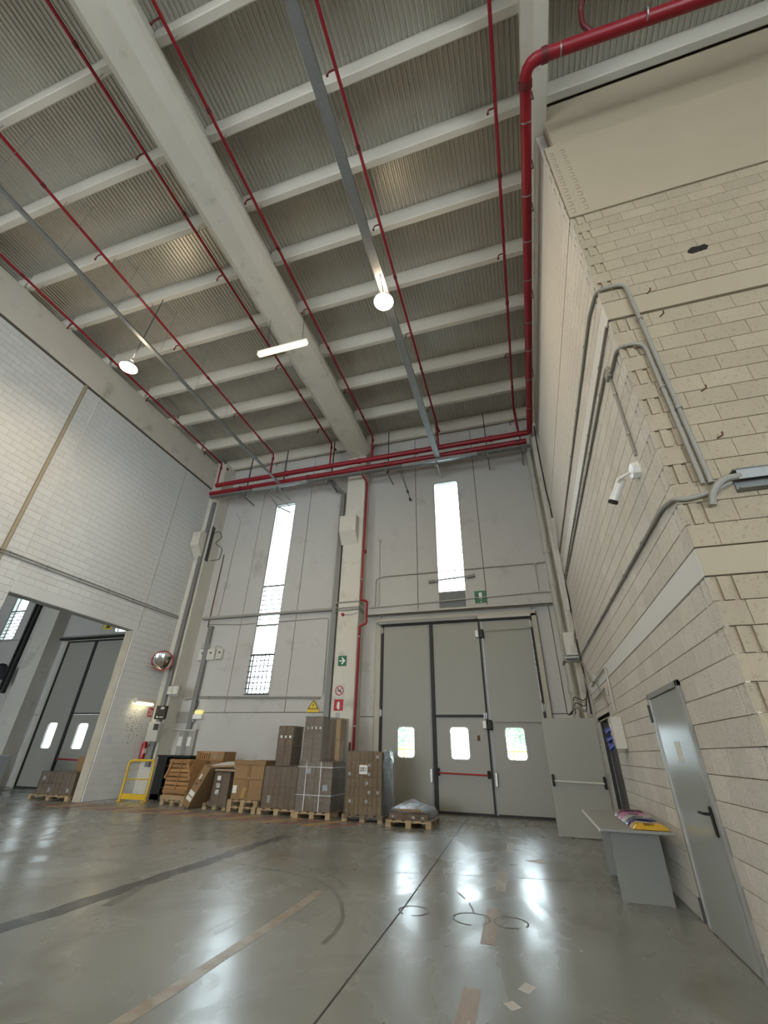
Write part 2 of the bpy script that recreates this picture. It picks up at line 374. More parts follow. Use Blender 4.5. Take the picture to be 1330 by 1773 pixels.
# ---- ceiling deck (corrugated sheets run along the hall)
pr = []; x = -30.0; k = 0
while x < 12:
    pr += [(x, ZDECK), (x+.045, ZDECK), (x+.064, ZDECK+.026), (x+.096, ZDECK+.026)]; x += .115
cb = MB(); n = len(pr)
cb.add([(a, -28, z) for a, z in pr] + [(a, 15.1, z) for a, z in pr], [(i, i+1, i+1+n, i+n) for i in range(n-1)])
cb.box(-30, 12, -28, 15.1, ZDECK+.12, ZDECK+.2)
ceiling = struct(cb.obj('ceiling', 'deck'), 'grey beige corrugated steel roof deck', 'ceiling')
PY = [1.20, 2.82, 4.36, 5.86, 7.55, 9.30, 11.06, 12.90, 14.62]
PY = [1.20 - 1.6*k for k in range(17, 0, -1)] + PY
def purlin(x0, x1, y):
    h = .085; b = MB(); z0 = 13.92; z1 = ZDECK
    prof = [(-h, z0+.02), (-h+.02, z0), (h-.02, z0), (h, z0+.02), (h+.035, z1), (-h-.035, z1)]
    b.add([(x0, y + p, z) for p, z in prof] + [(x1, y + p, z) for p, z in prof],
          [tuple(range(5, -1, -1)), tuple(range(6, 12))] + [(i, (i+1) % 6, (i+1) % 6 + 6, i + 6) for i in range(6)])
    return b.obj('purlin', 'purlin', ceiling)
for y in PY:
    for a, b_ in ((-24, -13.42), (-13.25, -6.0), (-5.55, 1.62), (1.86, 11.5)): purlin(a, b_, y)
# ---- main beams
def beam_obj(name, prof, y0, y1, label, m='concrete'):
    b = MB(); n = len(prof)
    b.add([(x, y0, z) for x, z in prof] + [(x, y1, z) for x, z in prof], [tuple(range(n-1, -1, -1)), tuple(range(n, 2*n))] + [(i, (i+1) % n, (i+1) % n + n, i + n) for i in range(n)])
    return struct(b.obj(name, m), label, 'beam')
Z0 = 13.0
beam_obj('beam', [(-6.08, Z0), (-5.55, Z0), (-5.30, Z0+.16), (-5.22, Z0+.30), (-5.22, Z0+.42), (-5.62, Z0+.72), (-5.62, ZDECK), (-5.94, ZDECK), (-5.94, Z0+.72), (-6.32, Z0+.42), (-6.32, Z0+.26)],
         -28, 14.25, 'deep pale concrete roof beam running over the middle of the hall')
beam_obj('beam', [(1.70, Z0), (1.96, Z0), (1.96, Z0+.3), (1.84, Z0+.5), (1.84, ZDECK), (1.64, ZDECK), (1.64, Z0+.55), (1.50, Z0+.40), (1.50, Z0+.2)],
         -28, 14.75, 'pale concrete roof beam above the cream block wall')
# corner columns and middle pilaster
def prism(loop, z0, z1): return MB().plate([loop], lambda u, w_, d: (u, w_, z0 + d), z1 - z0)
pil = prism([(-6.24, 14.22), (-6.21, 14.2), (-5.44, 14.2), (-5.42, 14.22), (-5.42, 14.84), (-6.24, 14.84)], 0, 13.0)
pilo = struct(pil.obj('pilaster', 'concrete'), 'pale concrete pilaster in the middle of the back wall', 'pilaster')
cbm = MB().plate([[(14.2, 8.7), (13.85, 9.15), (13.85, 9.85), (14.2, 9.85)]], lambda u, w_, d: (-6.30 + d, u, w_), .70)
cbm.obj('corbel', 'concrete', pilo)
col = prism([(-13.3, 14.05), (-12.8, 14.05), (-12.77, 14.08), (-12.77, 14.8), (-13.3, 14.8)], 0, 13.9)
colo = struct(col.obj('column', 'concrete'), 'pale concrete column in the corner by the white block wall', 'column')
MB().plate([[(14.05, 8.7), (13.55, 9.25), (13.55, 9.85), (13.65, 9.95), (14.05, 9.95)]], lambda u, w_, d: (-13.25 + d, u, w_), .42).obj('corbel', 'concrete', colo)
colr = prism([(1.50, 14.0), (1.56, 13.95), (2.3, 13.95), (2.3, 14.8), (1.50, 14.8)], 0, 13.0)
struct(colr.obj('column', 'concrete'), 'grey concrete column in the corner behind the drain pipe', 'column')

# ---- back wall: dark backing slab + separate precast panels
WL = rrect(-10.05, -9.02, 3.28, 11.53, .14); WR = rrect(-2.58, -1.55, 5.92, 11.43, .14)
DOOR = rect(-4.72, .56, -.01, 5.56)
NW1 = rrect(-24.75, -23.75, 5.95, 11.5, .14); NW2 = rrect(-17.45, -16.4, 5.95, 11.4, .14); ND = rect(-19.75, -14.75, -.01, 5.66)
bw = MB().plate([rect(-30, 12, 0, ZDECK), rrect(-10.05, -9.02, 3.28, 11.53, .14), rrect(-2.58, -1.55, 5.92, 11.43, .14), rect(-4.72, .56, .004, 5.56),
                 NW1, NW2, rect(-19.75, -14.75, .004, 5.66)], fy(15.05), .21)
wall_back = struct(bw.obj('wall_back', 'joint'), 'back wall of grey white precast panels with two tall slot windows', 'wall')
g = .012
def bpanel(x0, x1, z0, z1, holes=(), y=14.84):
    return MB().plate([rect(x0+g, x1-g, z0+g, z1-g)] + list(holes), fy(y), .04).obj('panel', 'back', wall_back)
TOP = 14.4
bpanel(-13.3, -10.78, 2.66, TOP); bpanel(-10.78, -8.28, 2.66, TOP, [WL]); bpanel(-8.28, -5.8, 2.66, TOP)
bpanel(-13.3, -5.8, 0, 2.66); bpanel(-5.8, -4.74, 0, 2.52); bpanel(-5.8, -4.74, 2.52, 5.9)
bpanel(-5.8, -3.33, 5.9, TOP); bpanel(-3.33, -.86, 5.9, TOP, [rrect(-2.58, -1.55, 5.92, 11.43, .14)]); bpanel(-.86, 1.63, 5.9, TOP)
bpanel(.58, 1.12, 2.6, 5.9); bpanel(1.12, 1.63, 2.6, 5.9); bpanel(.58, 1.63, 0, 2.6); bpanel(1.63, 4, 0, 5.9); bpanel(1.63, 4, 5.9, TOP)
bpanel(-4.74, .58, 5.58, 5.9)
for a, b_, hs in ((-25.7, -23.2, [NW1]), (-23.2, -20.7, []), (-20.7, -18.2, []), (-18.2, -15.7, [NW2]), (-15.7, -13.65, [])): bpanel(a, b_, 5.9, TOP, hs)
bpanel(-25.7, -23.2, 0, 5.9); bpanel(-23.2, -20.4, 0, 5.9); bpanel(-20.4, -19.78, 2.6, 5.9); bpanel(-20.4, -19.78, 0, 2.6); bpanel(-14.72, -13.65, 0, 5.9)
bpanel(-19.78, -14.72, 5.68, 5.9)

# windows
def slot_window(n, x0, x1, z0, z1, bars, grid=None, louvres=None, label=''):
    b = MB().plate([rrect(x0+.002, x1-.002, z0+.002, z1-.002, .138), rrect(x0+.035, x1-.035, z0+.035, z1-.035, .11)], fy(14.95), .13)
    wn = struct(b.obj('window_%d' % n, 'alu'), label, 'window')
    MB().plate([rrect(x0+.036, x1-.036, z0+.036, z1-.036, .11)], fy(14.93), .008).obj('pane', 'glass', wn)
    for z in bars: MB().box(x0+.03, x1-.03, 14.84, 14.88, z-.035, z+.035).obj('crossbar', 'gduct', wn)
    if louvres:
        z = louvres[0]
        while z < louvres[1]: MB().box(x0+.05, x1-.05, 14.85, 14.875, z-.016, z+.016).obj('glazing_bar', 'gduct', wn); z += louvres[2]
    if grid:
        za, zb = grid
        for k in range(1, 6): MB().box(x0 - .035 + k*(x1-x0)/6, x0 + k*(x1-x0)/6, 14.76, 14.775, za, zb).obj('grille_bar', 'darkmet', wn)
        k = za + .02
        while k < zb: MB().box(x0-.02, x1+.02, 14.775, 14.79, k-.017, k+.017).obj('grille_bar', 'darkmet', wn); k += .2
    return wn
w1 = slot_window(1, -10.05, -9.02, 3.28, 11.53, [7.5, 5.85, 4.7], grid=(3.25, 4.72), louvres=(6.1, 7.4, .2), label='tall narrow slot window above the pallets with a grille at its foot')
for k in range(1, 5): MB().box(-10.03 + k*.2, -10.005 + k*.2, 14.85, 14.87, 4.72, 5.83).obj('glazing_bar', 'gduct', w1)
w2 = slot_window(2, -2.58, -1.55, 5.92, 11.43, [6.62], label='tall narrow slot window above the folding dock gate')
MB().box(-2.55, -1.58, 14.83, 14.86, 5.95, 6.6).obj('infill_panel', mat('weathered_grey_sheet', (.16, .17, .17), .6, var=.3, vs_=6, stretch=(.4, 1, 2)), w2)
slot_window(3, -24.75, -23.75, 5.95, 11.5, [7.4], louvres=(6.1, 7.3, .17), label='slot window of the next hall seen through the opening')
slot_window(4, -17.45, -16.4, 5.95, 11.4, [6.6], label='slot window above the next hall dock gate')

# ---- dock gates
def rwin(x0, x1, z0, z1): return rrect(x0, x1, z0, z1, .1, 4)
def leafpart(door, x0, x1, z0, z1, win, y=14.72):
    holes = [rwin(*win)] if win else []
    o = MB().plate([rect(x0, x1, z0, z1)] + holes, fy(y), .06).obj('leaf', 'leaf', door)
    if win:
        a, b_, c, d = win
        MB().plate([rrect(a-.022, b_+.022, c-.022, d+.022, .115, 4), rrect(a+.012, b_-.012, c+.012, d-.012, .09, 4)], fy(y-.06), .012).obj('window_rim', 'boxgrey', o)
        MB().plate([rwin(a, b_, c, d)], fy(y-.02), .006).obj('pane', 'glass', o)
    return o
def bar(door, name, x0, x1, z0, z1, m, y0=14.60, y1=14.72): return MB().box(x0, x1, y0, y1, z0, z1, .004).obj(name, m, door)
def hinge(door, x, z, side=1):
    b = MB().box(x-.05, x+.05, 14.58, 14.655, z-.09, z+.09, .006).tube([(x, 14.575, z-.12), (x, 14.575, z+.12)], .02, 8)
    return b.obj('hinge', 'alu', door)
d1 = MB(); FRY0, FRY1 = 14.60, 14.84
d1.box(-4.86, -4.66, 14.62, 14.80, 0, 5.62, .01).box(.50, .68, 14.62, 14.80, 0, 5.62, .01).box(-4.86, .68, 14.62, 14.80, 5.52, 5.72, .01)
door1 = struct(d1.obj('door_1', 'dframe'), 'tall grey green folding dock gate of three leaves in the back wall', 'gate')
leafpart(door1, -4.58, -2.97, .05, 5.44, (-4.05, -3.50, 1.37, 2.22))
leafpart(door1, -2.84, -1.24, 2.56, 5.44, None)
wk = leafpart(door1, -2.82, -1.24, .05, 2.50, (-2.37, -1.80, 1.35, 2.22)); wk.name = 'wicket_leaf'
leafpart(door1, -1.12, .44, .05, 5.44, (-.72, -.16, 1.37, 2.22))
bar(door1, 'seal', -4.67, -4.582, .03, 5.47, 'rubber'); bar(door1, 'seal', -2.915, -2.80, .03, 5.47, 'rubber'); bar(door1, 'edge_profile', -2.967, -2.915, .03, 5.46, 'gduct', 14.62, 14.73)
bar(door1, 'seal', -1.235, -1.18, .03, 5.47, 'rubber'); bar(door1, 'edge_profile', -1.178, -1.125, .03, 5.46, 'gduct', 14.62, 14.73)
bar(door1, 'seal', .442, .52, .03, 5.47, 'rubber'); bar(door1, 'seal', -4.67, .52, 5.44, 5.53, 'rubber'); bar(door1, 'seal', -2.84, -1.24, 2.495, 2.565, 'rubber')
bar(door1, 'seal', -4.67, .52, .0, .06, 'rubber', 14.64, 14.72)
bar(door1, 'top_track', -4.75, -1.25, 5.49, 5.60, 'gduct', 14.48, 14.62); bar(door1, 'top_track', -1.2, .5, 5.49, 5.58, 'pvcl', 14.5, 14.62)
for x_, z_ in ((-4.63, 5.3), (-4.63, 2.62), (.47, 5.25), (.47, 2.75), (-1.25, 2.53)): hinge(door1, x_, z_)
for x_, z_ in ((-1.18, 5.0), (-1.18, 2.28)):
    MB().box(x_-.16, x_-.06, 14.5, 14.65, z_-.11, z_+.11, .01).obj('catch', 'white', door1)
    MB().box(x_-.03, x_+.11, 14.50, 14.62, z_-.14, z_+.14, .02).obj('latch', 'rubber', door1)
MB().tube([(-.98, 14.6, 5.1), (.42, 14.6, 5.12)], .014, 6).obj('tie_rod', 'pvc', door1)
MB().tube([(-.98, 14.6, 2.36), (.42, 14.6, 2.36)], .014, 6).obj('tie_rod', 'pvc', door1)
pb = MB().box(-2.82, -2.74, 14.48, 14.66, .93, 1.12, .01).box(-1.33, -1.26, 14.48, 14.66, .90, 1.09, .01)
o = pb.obj('bar_bracket', 'black', door1)
MB().tube([(-2.75, 14.52, 1.0), (-1.3, 14.52, .98)], .022, 8).obj('panic_bar', 'rsign', door1)['label'] = 'red horizontal panic bar'
MB().box(-3.02, -2.94, 14.55, 14.64, .75, 1.1, .01).obj('handle_plate', 'alu', door1); MB().box(-1.13, -1.06, 14.55, 14.64, .7, 1.05, .01).obj('handle_plate', 'alu', door1)
MB().box(-1.55, -1.47, 14.652, 14.662, 1.85, 2.0).obj('notice_plate', 'rust', door1)
for dx, dz in ((0, 0), (.13, .02), (.26, 0), (.05, -.2), (.16, -.17), (.29, -.2)): MB().lathe([(.018, 0), (.018, .004)], (-1.7+dx, 14.656, 1.62+dz), (0, -1, 0), 8).obj('screw_cap', 'pvc', door1)

d3 = MB().box(-19.9, -19.72, 14.62, 14.80, 0, 5.7, .01).box(-14.8, -14.7, 14.62, 14.80, 0, 5.7, .01).box(-19.9, -14.7, 14.62, 14.8, 5.62, 5.78, .01)
door3 = struct(d3.obj('door_3', 'dframe'), 'dark folding dock gate of the next hall seen through the opening', 'gate')
leafpart(door3, -19.64, -18.1, .05, 5.56, (-19.13, -18.60, 1.36, 2.30)); leafpart(door3, -17.96, -16.5, 2.66, 5.56, None); leafpart(door3, -17.96, -16.5, .05, 2.60, (-17.50, -16.94, 1.36, 2.28)); leafpart(door3, -16.38, -14.85, .05, 5.56, None)
for a, b_, c, d in ((-19.70, -19.645, .03, 5.6), (-18.08, -17.97, .03, 5.6), (-16.49, -16.39, .03, 5.6), (-19.7, -14.85, 5.56, 5.62)): bar(door3, 'seal', a, b_, c, d, 'rubber')
bar(door3, 'seal', -19.7, -14.82, 0, .06, 'rubber', 14.64, 14.72); bar(door3, 'seal', -17.96, -16.5, 2.605, 2.655, 'rubber'); MB().tube([(-17.9, 14.55, 1.02), (-16.55, 14.55, 1.0)], .025, 8).obj('panic_bar', 'rsign', door3)
bar(door3, 'top_track', -20.1, -14.8, 5.66, 5.76, 'rubber', 14.45, 14.6)

# ---- block walls
def blockmesh(P, L, h, t=.034, slots=None, g_=.003, be=.003, gu=.0015):
    """P: linear map (u,z,d)->xyz ; block centred"""
    v = []; f = []
    spans = [(-L/2+gu, L/2-gu, 0)] if not slots else []
    if slots:
        u = -L/2 + g_
        for a, b_ in slots:
            spans += [(u, a, 0), (a, b_, .02)]; u = b_
        spans.append((u, L/2-g_, 0))
    z0, z1 = -h/2+g_, h/2-g_
    if not slots:
        u0, u1, _ = spans[0]
        q = [(u0, z0, 0), (u1, z0, 0), (u1, z1, 0), (u0, z1, 0), (u0, z0, t-be), (u1, z0, t-be), (u1, z1, t-be), (u0, z1, t-be),
             (u0+be, z0+be, t), (u1-be, z0+be, t), (u1-be, z1-be, t), (u0+be, z1-be, t)]
        v = [P(*p) for p in q]; f = [(8, 9, 10, 11)]
        for i in range(4): j = (i+1) % 4; f += [(i, j, j+4, i+4), (i+4, j+4, j+8, i+8)]
        return v, f
    for u0, u1, dd in spans:
        zz = .0 if dd == 0 else .012; n = len(v); tt = t - dd
        q = [(u0, z0, 0), (u1, z0, 0), (u1, z1, 0), (u0, z1, 0), (u0, z0, tt), (u1, z0, tt), (u1, z1, tt), (u0, z1, tt)]
        v += [P(*p) for p in q]; f += [(n+4, n+5, n+6, n+7), (n, n+1, n+5, n+4), (n+1, n+2, n+6, n+5), (n+2, n+3, n+7, n+6), (n+3, n, n+4, n+7)]
    return v, f
def blocks(wall, P, org, regions, holes, m, name='block', corner=None, keep=300, L=.4):
    """regions (u0,u1,z0,z1); org(u,z)->world point of slab face"""
    items = []
    for (u0, u1, z0, z1) in regions:
        n = max(1, round((z1-z0)/.2)); h = (z1-z0)/n
        for r in range(n):
            za = z0 + r*h; zb = za + h; off = 0 if r % 2 else L/2
            cuts = [u0]; u = math.floor(u0/L)*L - L + off + (corner if corner is not None else 0) % L
            while u < u1:
                if u > u0 + .06: cuts.append(u)
                u += L
            if u1 - cuts[-1] < .06 and len(cuts) > 1: cuts.pop()
            cuts.append(u1)
            for a, b_ in zip(cuts[:-1], cuts[1:]):
                segs = [(a, b_)]
                for (hu0, hu1, hz0, hz1) in holes:
                    if zb > hz0 + .05 and za < hz1 - .05:
                        ns = []
                        for c, d in segs:
                            if d <= hu0 or c >= hu1: ns.append((c, d))
                            else:
                                if hu0 - c > .05: ns.append((c, hu0))
                                if d - hu1 > .05: ns.append((hu1, d))
                        segs = ns
                for c, d in segs:
                    sl = corner is not None and abs(c - corner) < .01 and r % 2 == 1
                    items.append(((c+d)/2, (za+zb)/2, round(d-c, 3), round(h, 4), sl))
    def score(it):
        u, z, l, h, sl = it; q = px(org(u, z))
        if q is None or not (-60 < q[0] < 1390 and -60 < q[1] < 1833): return 0
        a = px(org(u-l/2, z)); b_ = px(org(u+l/2, z)); c = px(org(u, z-h/2)); d = px(org(u, z+h/2))
        if None in (a, b_, c, d): return 0
        return abs((b_[0]-a[0])*(d[1]-c[1]) - (b_[1]-a[1])*(d[0]-c[0]))
    items.sort(key=score, reverse=True)
    cache = {}; rest = MB()
    for i, (u, z, l, h, sl) in enumerate(items):
        key = (l, h, sl)
        if key not in cache: cache[key] = blockmesh(P, l, h, slots=[(-l/2+.035, -l/2+.075), (-l/2+.14, -l/2+.18)] if sl else None)
        v, f = cache[key]; o_ = Vector(org(u, z))
        if i < keep and score(items[i]) > 0:
            kk = ('mesh', key)
            if kk not in cache:
                b = MB(); b.add(v, f); ob = b.obj(name, m, wall, org=(0, 0, 0)); cache[kk] = ob.data
            else:
                ob = bpy.data.objects.new(name, cache[kk]); C.objects.link(ob); ob.parent = wall
            ob.location = o_ - world_loc(wall)
        else: rest.add([Vector(p) + o_ for p in v], f)
    if rest.v:
        ob = rest.obj(name + '_field', m, wall); ob['kind'] = 'stuff'

# right block wall (side of the enclosed room), openings: doorway and grey door
DW = (9.82, 11.55, -.01, 2.18); D2 = (5.22, 6.55, -.01, 2.2)
sl = MB().plate([[(3.835, 0), (D2[0], 0), (D2[0], D2[3]), (D2[1], D2[3]), (D2[1], 0), (DW[0], 0), (DW[0], 2.27), (DW[1], 2.27), (DW[1], 0), (12.2, 0), (12.2, 10.5), (3.835, 10.5)]], fx(1.534), .28)
sl.box(1.75, 1.95, 4.6, 14.7, 10.5, 12.98)
wall_right = struct(sl.obj('wall_right', 'rbase'), 'cream painted block wall of the enclosed room with a grey door', 'wall')
PRt = lambda u, z, d: (-d, u, z); ORt = lambda u, z: (1.534, u, z)
blocks(wall_right, PRt, ORt, [(3.8, 12.2, 0, 2.77), (3.8, 12.2, 3.03, 5.93), (3.8, 12.2, 6.28, 8.22), (3.8, 12.2, 8.26, 10.5)], [DW, D2], 'rblock', corner=3.8)
for z0, z1 in ((2.78, 3.02), (5.97, 6.27)):
    MB().box(1.497, 1.534, 3.8, 12.2, z0, z1, .004).obj('concrete_band', 'rband', wall_right)
# front face of the same room
sf = MB().box(1.534, 12, 3.834, 4.1, 0, 10.5).box(1.9, 12, 4.52, 4.75, 10.3, ZDECK)
wall_front = struct(sf.obj('wall_front', 'fbase'), 'beige block wall turning the corner towards the viewer, dimmer light in its colour', 'wall')
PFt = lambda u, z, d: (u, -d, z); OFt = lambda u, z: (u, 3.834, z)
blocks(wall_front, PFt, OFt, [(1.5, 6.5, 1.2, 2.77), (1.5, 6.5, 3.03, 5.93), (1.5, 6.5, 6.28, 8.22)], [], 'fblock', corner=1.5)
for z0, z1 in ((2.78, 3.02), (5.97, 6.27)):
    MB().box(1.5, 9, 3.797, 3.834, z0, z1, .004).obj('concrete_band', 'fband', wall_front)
blk = MB()
MB().box(1.5, 9, 3.797, 3.834, 8.26, 10.5, .004).obj('smooth_panel', 'fband', wall_front)
MB().box(1.9, 9, 4.40, 4.52, 11.3, 13.7, .02).obj('upper_beam', 'fband', wall_front)
for k in range(10):
    z = 8.42 + k*.2
    for dx in (.10, .27):
        MB().box(1.5+dx, 1.5+dx+.008, 3.793, 3.797, z-.07, z+.04).box(1.5+dx-.05, 1.5+dx, 3.793, 3.797, z+.032, z+.04).box(1.5+dx-.05, 1.5+dx, 3.793, 3.797, z-.07, z-.062).obj('slot_outline', 'fbase', wall_front)
# hole and stubs in the front face
hp = [(2.58, 6.86), (2.63, 6.90), (2.70, 6.885), (2.76, 6.90), (2.79, 6.85), (2.76, 6.80), (2.68, 6.79), (2.60, 6.78), (2.56, 6.82)]
MB().plate([hp], fy(3.80), .006).obj('wall_hole', 'hole', wall_front)
for x_, z_ in ((1.98, 6.26), (2.0, 5.83), (2.05, 4.66), (2.0, 4.08)): MB().tube([(x_, 3.80, z_), (x_+.03, 3.76, z_), (x_+.03, 3.75, z_+.03)], .008, 6).obj('rebar_stub', 'rust', wall_front)

# left block wall with the big opening
OPN = (7.7, 12.1, 0, 5.16)
sl = MB().plate([[(-28, 0), (OPN[0], 0), (OPN[0], OPN[3]), (OPN[1], OPN[3]), (OPN[1], 0), (14.8, 0), (14.8, 12.5), (-28, 12.5)]], fx(-13.334, -1), .32)
wall_left = struct(sl.obj('wall_left', 'lbase'), 'white painted block wall with a large opening to the next hall', 'wall')
PLt = lambda u, z, d: (d, u, z); OLt = lambda u, z: (-13.334, u, z)
blocks(wall_left, PLt, OLt, [(-1, 7.0, 0, 12.4), (7.13, 12.23, 5.5, 12.4), (7.13, 7.68, 0, 5.5), (12.27, 14.2, 0, 12.4), (12.12, 12.27, 0, 5.2)], [], 'lblock')
MB().box(-13.334, -13.298, 7.68, 12.23, 5.17, 5.5, .004).obj('lintel', 'lblock', wall_left)
MB().box(-13.66, -13.33, 12.09, 12.13, 0, 5.16).obj('jamb_lining', mat('tan_jamb_face', (.40, .36, .28), .8, var=.2, vs_=3), wall_left)  # inner jamb face in a darker tan than the white blocks
MB().box(-13.334, -13.28, 7.02, 7.11, 0, 12.45, .01).obj('joint_cover', mat('brown_joint_sealant', (.36, .31, .22), .8, var=.1), wall_left)
MB().box(-13.30, -13.272, 7.60, 7.64, 5.5, 12.4, .006).obj('corner_bead', 'lblock', wall_left)
tb = MB().box(-13.62, -13.27, -28, 14.75, 12.50, 13.86, .02)
struct(tb.obj('beam', 'concrete'), 'pale edge beam along the top of the white block wall', 'beam')
MB().box(-13.334, -13.31, -10, 14.0, 12.41, 12.5).obj('shadow_joint', 'joint', wall_left)
# next hall
struct(MB().box(-30, -29.8, -28, 14.9, 0, ZDECK).obj('wall_far', 'back'), 'far side wall of the next hall', 'wall')
ncol = prism([(-21.5, 14.2), (-20.45, 14.2), (-20.45, 14.82), (-21.5, 14.82)], 0, 13.9)
struct(ncol.obj('column', 'concrete'), 'pale column beside the dock gate of the next hall', 'column')
struct(MB().box(-21.6, -20.6, -28, 14.2, 13.0, 13.6, .05).obj('beam', 'concrete'), 'roof beam of the next hall', 'beam')

# unseen rest of the hall: walls added, their openings placed to steer the daylight
rw = MB().plate([[(-30, 0), (-28, 0), (-28, 7.5), (-3, 7.5), (-3, 0), (12, 0), (12, ZDECK), (-30, ZDECK)]], lambda u, w_, d: (u, -28 - d, w_), .3)
struct(rw.obj('wall_rear', 'lblock'), 'unseen rear wall of the hall, wide opening made to admit daylight', 'wall')
rw = MB().plate([[(-28, 0), (-24, 0), (-24, 6), (-9, 6), (-9, 0), (15, 0), (15, ZDECK), (-28, ZDECK)]], lambda u, w_, d: (12 + d, u, w_), .3)
struct(rw.obj('wall_side', 'lblock'), 'unseen side wall of the hall, opening made for sideways daylight', 'wall')

# doorway of the room, dark inside
dw = MB().box(1.50, 1.82, 11.47, 11.55, 0, 2.27, .004).box(1.50, 1.82, 9.82, 9.90, 0, 2.27, .004).box(1.50, 1.82, 9.82, 11.55, 2.19, 2.27, .004)
dfr = struct(dw.obj('door_4', 'boxgrey'), 'dark open doorway in the cream block wall beside the folding gate', 'doorway')
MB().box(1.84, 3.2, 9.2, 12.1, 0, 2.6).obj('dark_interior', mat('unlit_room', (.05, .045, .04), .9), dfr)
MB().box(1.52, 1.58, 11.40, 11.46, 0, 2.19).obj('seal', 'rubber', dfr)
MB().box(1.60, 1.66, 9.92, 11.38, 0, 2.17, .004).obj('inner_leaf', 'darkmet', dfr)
# grey door 2
fr = MB().box(1.47, 1.60, 5.22, 5.28, 0, 2.2, .004).box(1.47, 1.60, 6.49, 6.55, 0, 2.2, .004).box(1.47, 1.60, 5.22, 6.55, 2.14, 2.2, .004)
door2 = struct(fr.obj('door_2', 'alu'), 'satin grey steel door with a black lever handle in the block wall', 'door')
MB().box(1.485, 1.535, 5.285, 6.485, .01, 2.135, .004).obj('door_leaf', 'greydoor', door2)
MB().box(1.60, 1.7, 5.2, 6.6, 0, 2.25).obj('door_backing', 'rubber', door2)
hd = MB().box(1.465, 1.485, 5.33, 5.375, .90, 1.13, .008).tube([(1.465, 5.352, 1.07), (1.42, 5.352, 1.07), (1.415, 5.49, 1.07)], .012, 8, .02)
hd.obj('lever_handle', 'black', door2)
for z_ in (1.98, .15): MB().box(1.45, 1.485, 6.50, 6.535, z_-.09, z_+.09, .004).tube([(1.455, 6.515, z_-.1), (1.455, 6.515, z_+.1)], .012, 8).obj('hinge', 'darkmet', door2)
MB().box(1.481, 1.4850, 5.75, 5.92, 1.48, 1.66).obj('paper_label', 'paper', door2)

# ---- open side leaf with white panic bar
t = thing('door_leaf', 'grey side door leaf standing open with a white panic bar', 'door', (.9, 11.8, 0))
MB().box(.29, 1.46, 11.78, 11.83, .02, 2.28, .006).obj('leaf_panel', 'leaf', t)
MB().box(.33, .38, 11.68, 11.78, .92, 1.15, .01).obj('bar_bracket', 'black', t); MB().box(1.38, 1.43, 11.68, 11.78, .90, 1.13, .01).obj('bar_bracket', 'black', t)
MB().tube([(.37, 11.70, 1.02), (1.40, 11.70, 1.0)], .02, 8).obj('panic_bar', 'offwhite', t)

# ================================================================== exterior seen through the panes
struct(MB().box(-60, 40, 15.1, 110, -.25, -.15).obj('ground', 'asphalt'), 'pale yard outside the gates', 'ground')
fe = thing('yard_fence', 'yellow topped yard fence seen through the gate panes', 'fence', (-5, 24, 0))
for x_ in range(-22, 5):
    MB().box(x_*.9-.03, x_*.9+.03, 24, 24.05, -.15, 1.7).obj('post', 'yellow', fe)
for z_ in (.5, 1.1, 1.65): MB().box(-20, 4.2, 23.97, 24.0, z_-.03, z_+.03).obj('rail', 'yellow', fe)
struct(MB().box(-12, -7, 60, 66, -.2, 3.5).box(-12.2, -6.8, 59.8, 66.2, 3.5, 3.8).obj('building', 'build'), 'low pale blue building beyond the yard', 'building')
def tree(x_, y_, h, s, label):
    t = thing('tree', label, 'tree', (x_, y_, 0), 'trees beyond the yard fence')
    MB().tube([(x_, y_, -.2), (x_+.1, y_, h*.5), (x_, y_, h*.8)], [.2, .15, .05], 7).obj('trunk', 'rust', t)
    b = MB()
    for k in range(1600):
        a = random.uniform(0, 6.28); p = random.uniform(-1, 1); rr = s*random.uniform(.5, 1)
        c = Vector((x_ + rr*math.cos(a)*math.sqrt(1-p*p), y_ + rr*math.sin(a)*math.sqrt(1-p*p), h*.75 + rr*p*.8))
        u_ = Vector((random.uniform(-1, 1), random.uniform(-1, 1), random.uniform(-1, 1))).normalized()*.14; v_ = u_.orthogonal().normalized()*.12
        b.add([c-u_, c+v_, c+u_, c-v_], [(0, 1, 2, 3)])
    b.obj('crown', 'tree', t)['kind'] = 'stuff'
tree(-12.5, 44, 4.6, 2.4, 'green tree seen through the leftmost gate pane of the main gate')
tree(-4.2, 46, 4.4, 1.9, 'small green tree seen through the wicket pane')
tree(.2, 40, 5.0, 2.6, 'green tree seen through the right leaf pane')
tree(-38, 50, 6, 3, 'green tree seen through the next hall gate panes')

# ================================================================== fire pipes
t = thing('fire_main_pipe', 'thick red fire main along the top of the back wall, upper front pipe', 'pipe', (-5.5, 13.62, 12.3), 'fire mains on the back wall')
MB().tube([(-12.72, 13.62, 12.32), (1.42, 13.62, 12.32)], .105, 14).obj('main_pipe', 'red', t, True)
for x_ in (-9, -5.5, -3, 0): MB().tube([(x_-.06, 13.62, 12.32), (x_+.06, 13.62, 12.32)], .125, 14).obj('coupling', 'red', t, True)
t = thing('fire_main_pipe', 'thick red fire main behind and below the upper one on the back wall', 'pipe', (-5.5, 13.9, 12.05), 'fire mains on the back wall')
MB().tube([(-13.15, 13.85, 12.06), (1.30, 13.85, 12.10)], .105, 14).obj('main_pipe', 'red', t, True)
for x_ in (-11.5, -8, -4.4, -1, 1.0): MB().tube([(x_-.06, 13.85, 12.07), (x_+.06, 13.85, 12.07)], .125, 14).obj('coupling', 'dred', t, True)
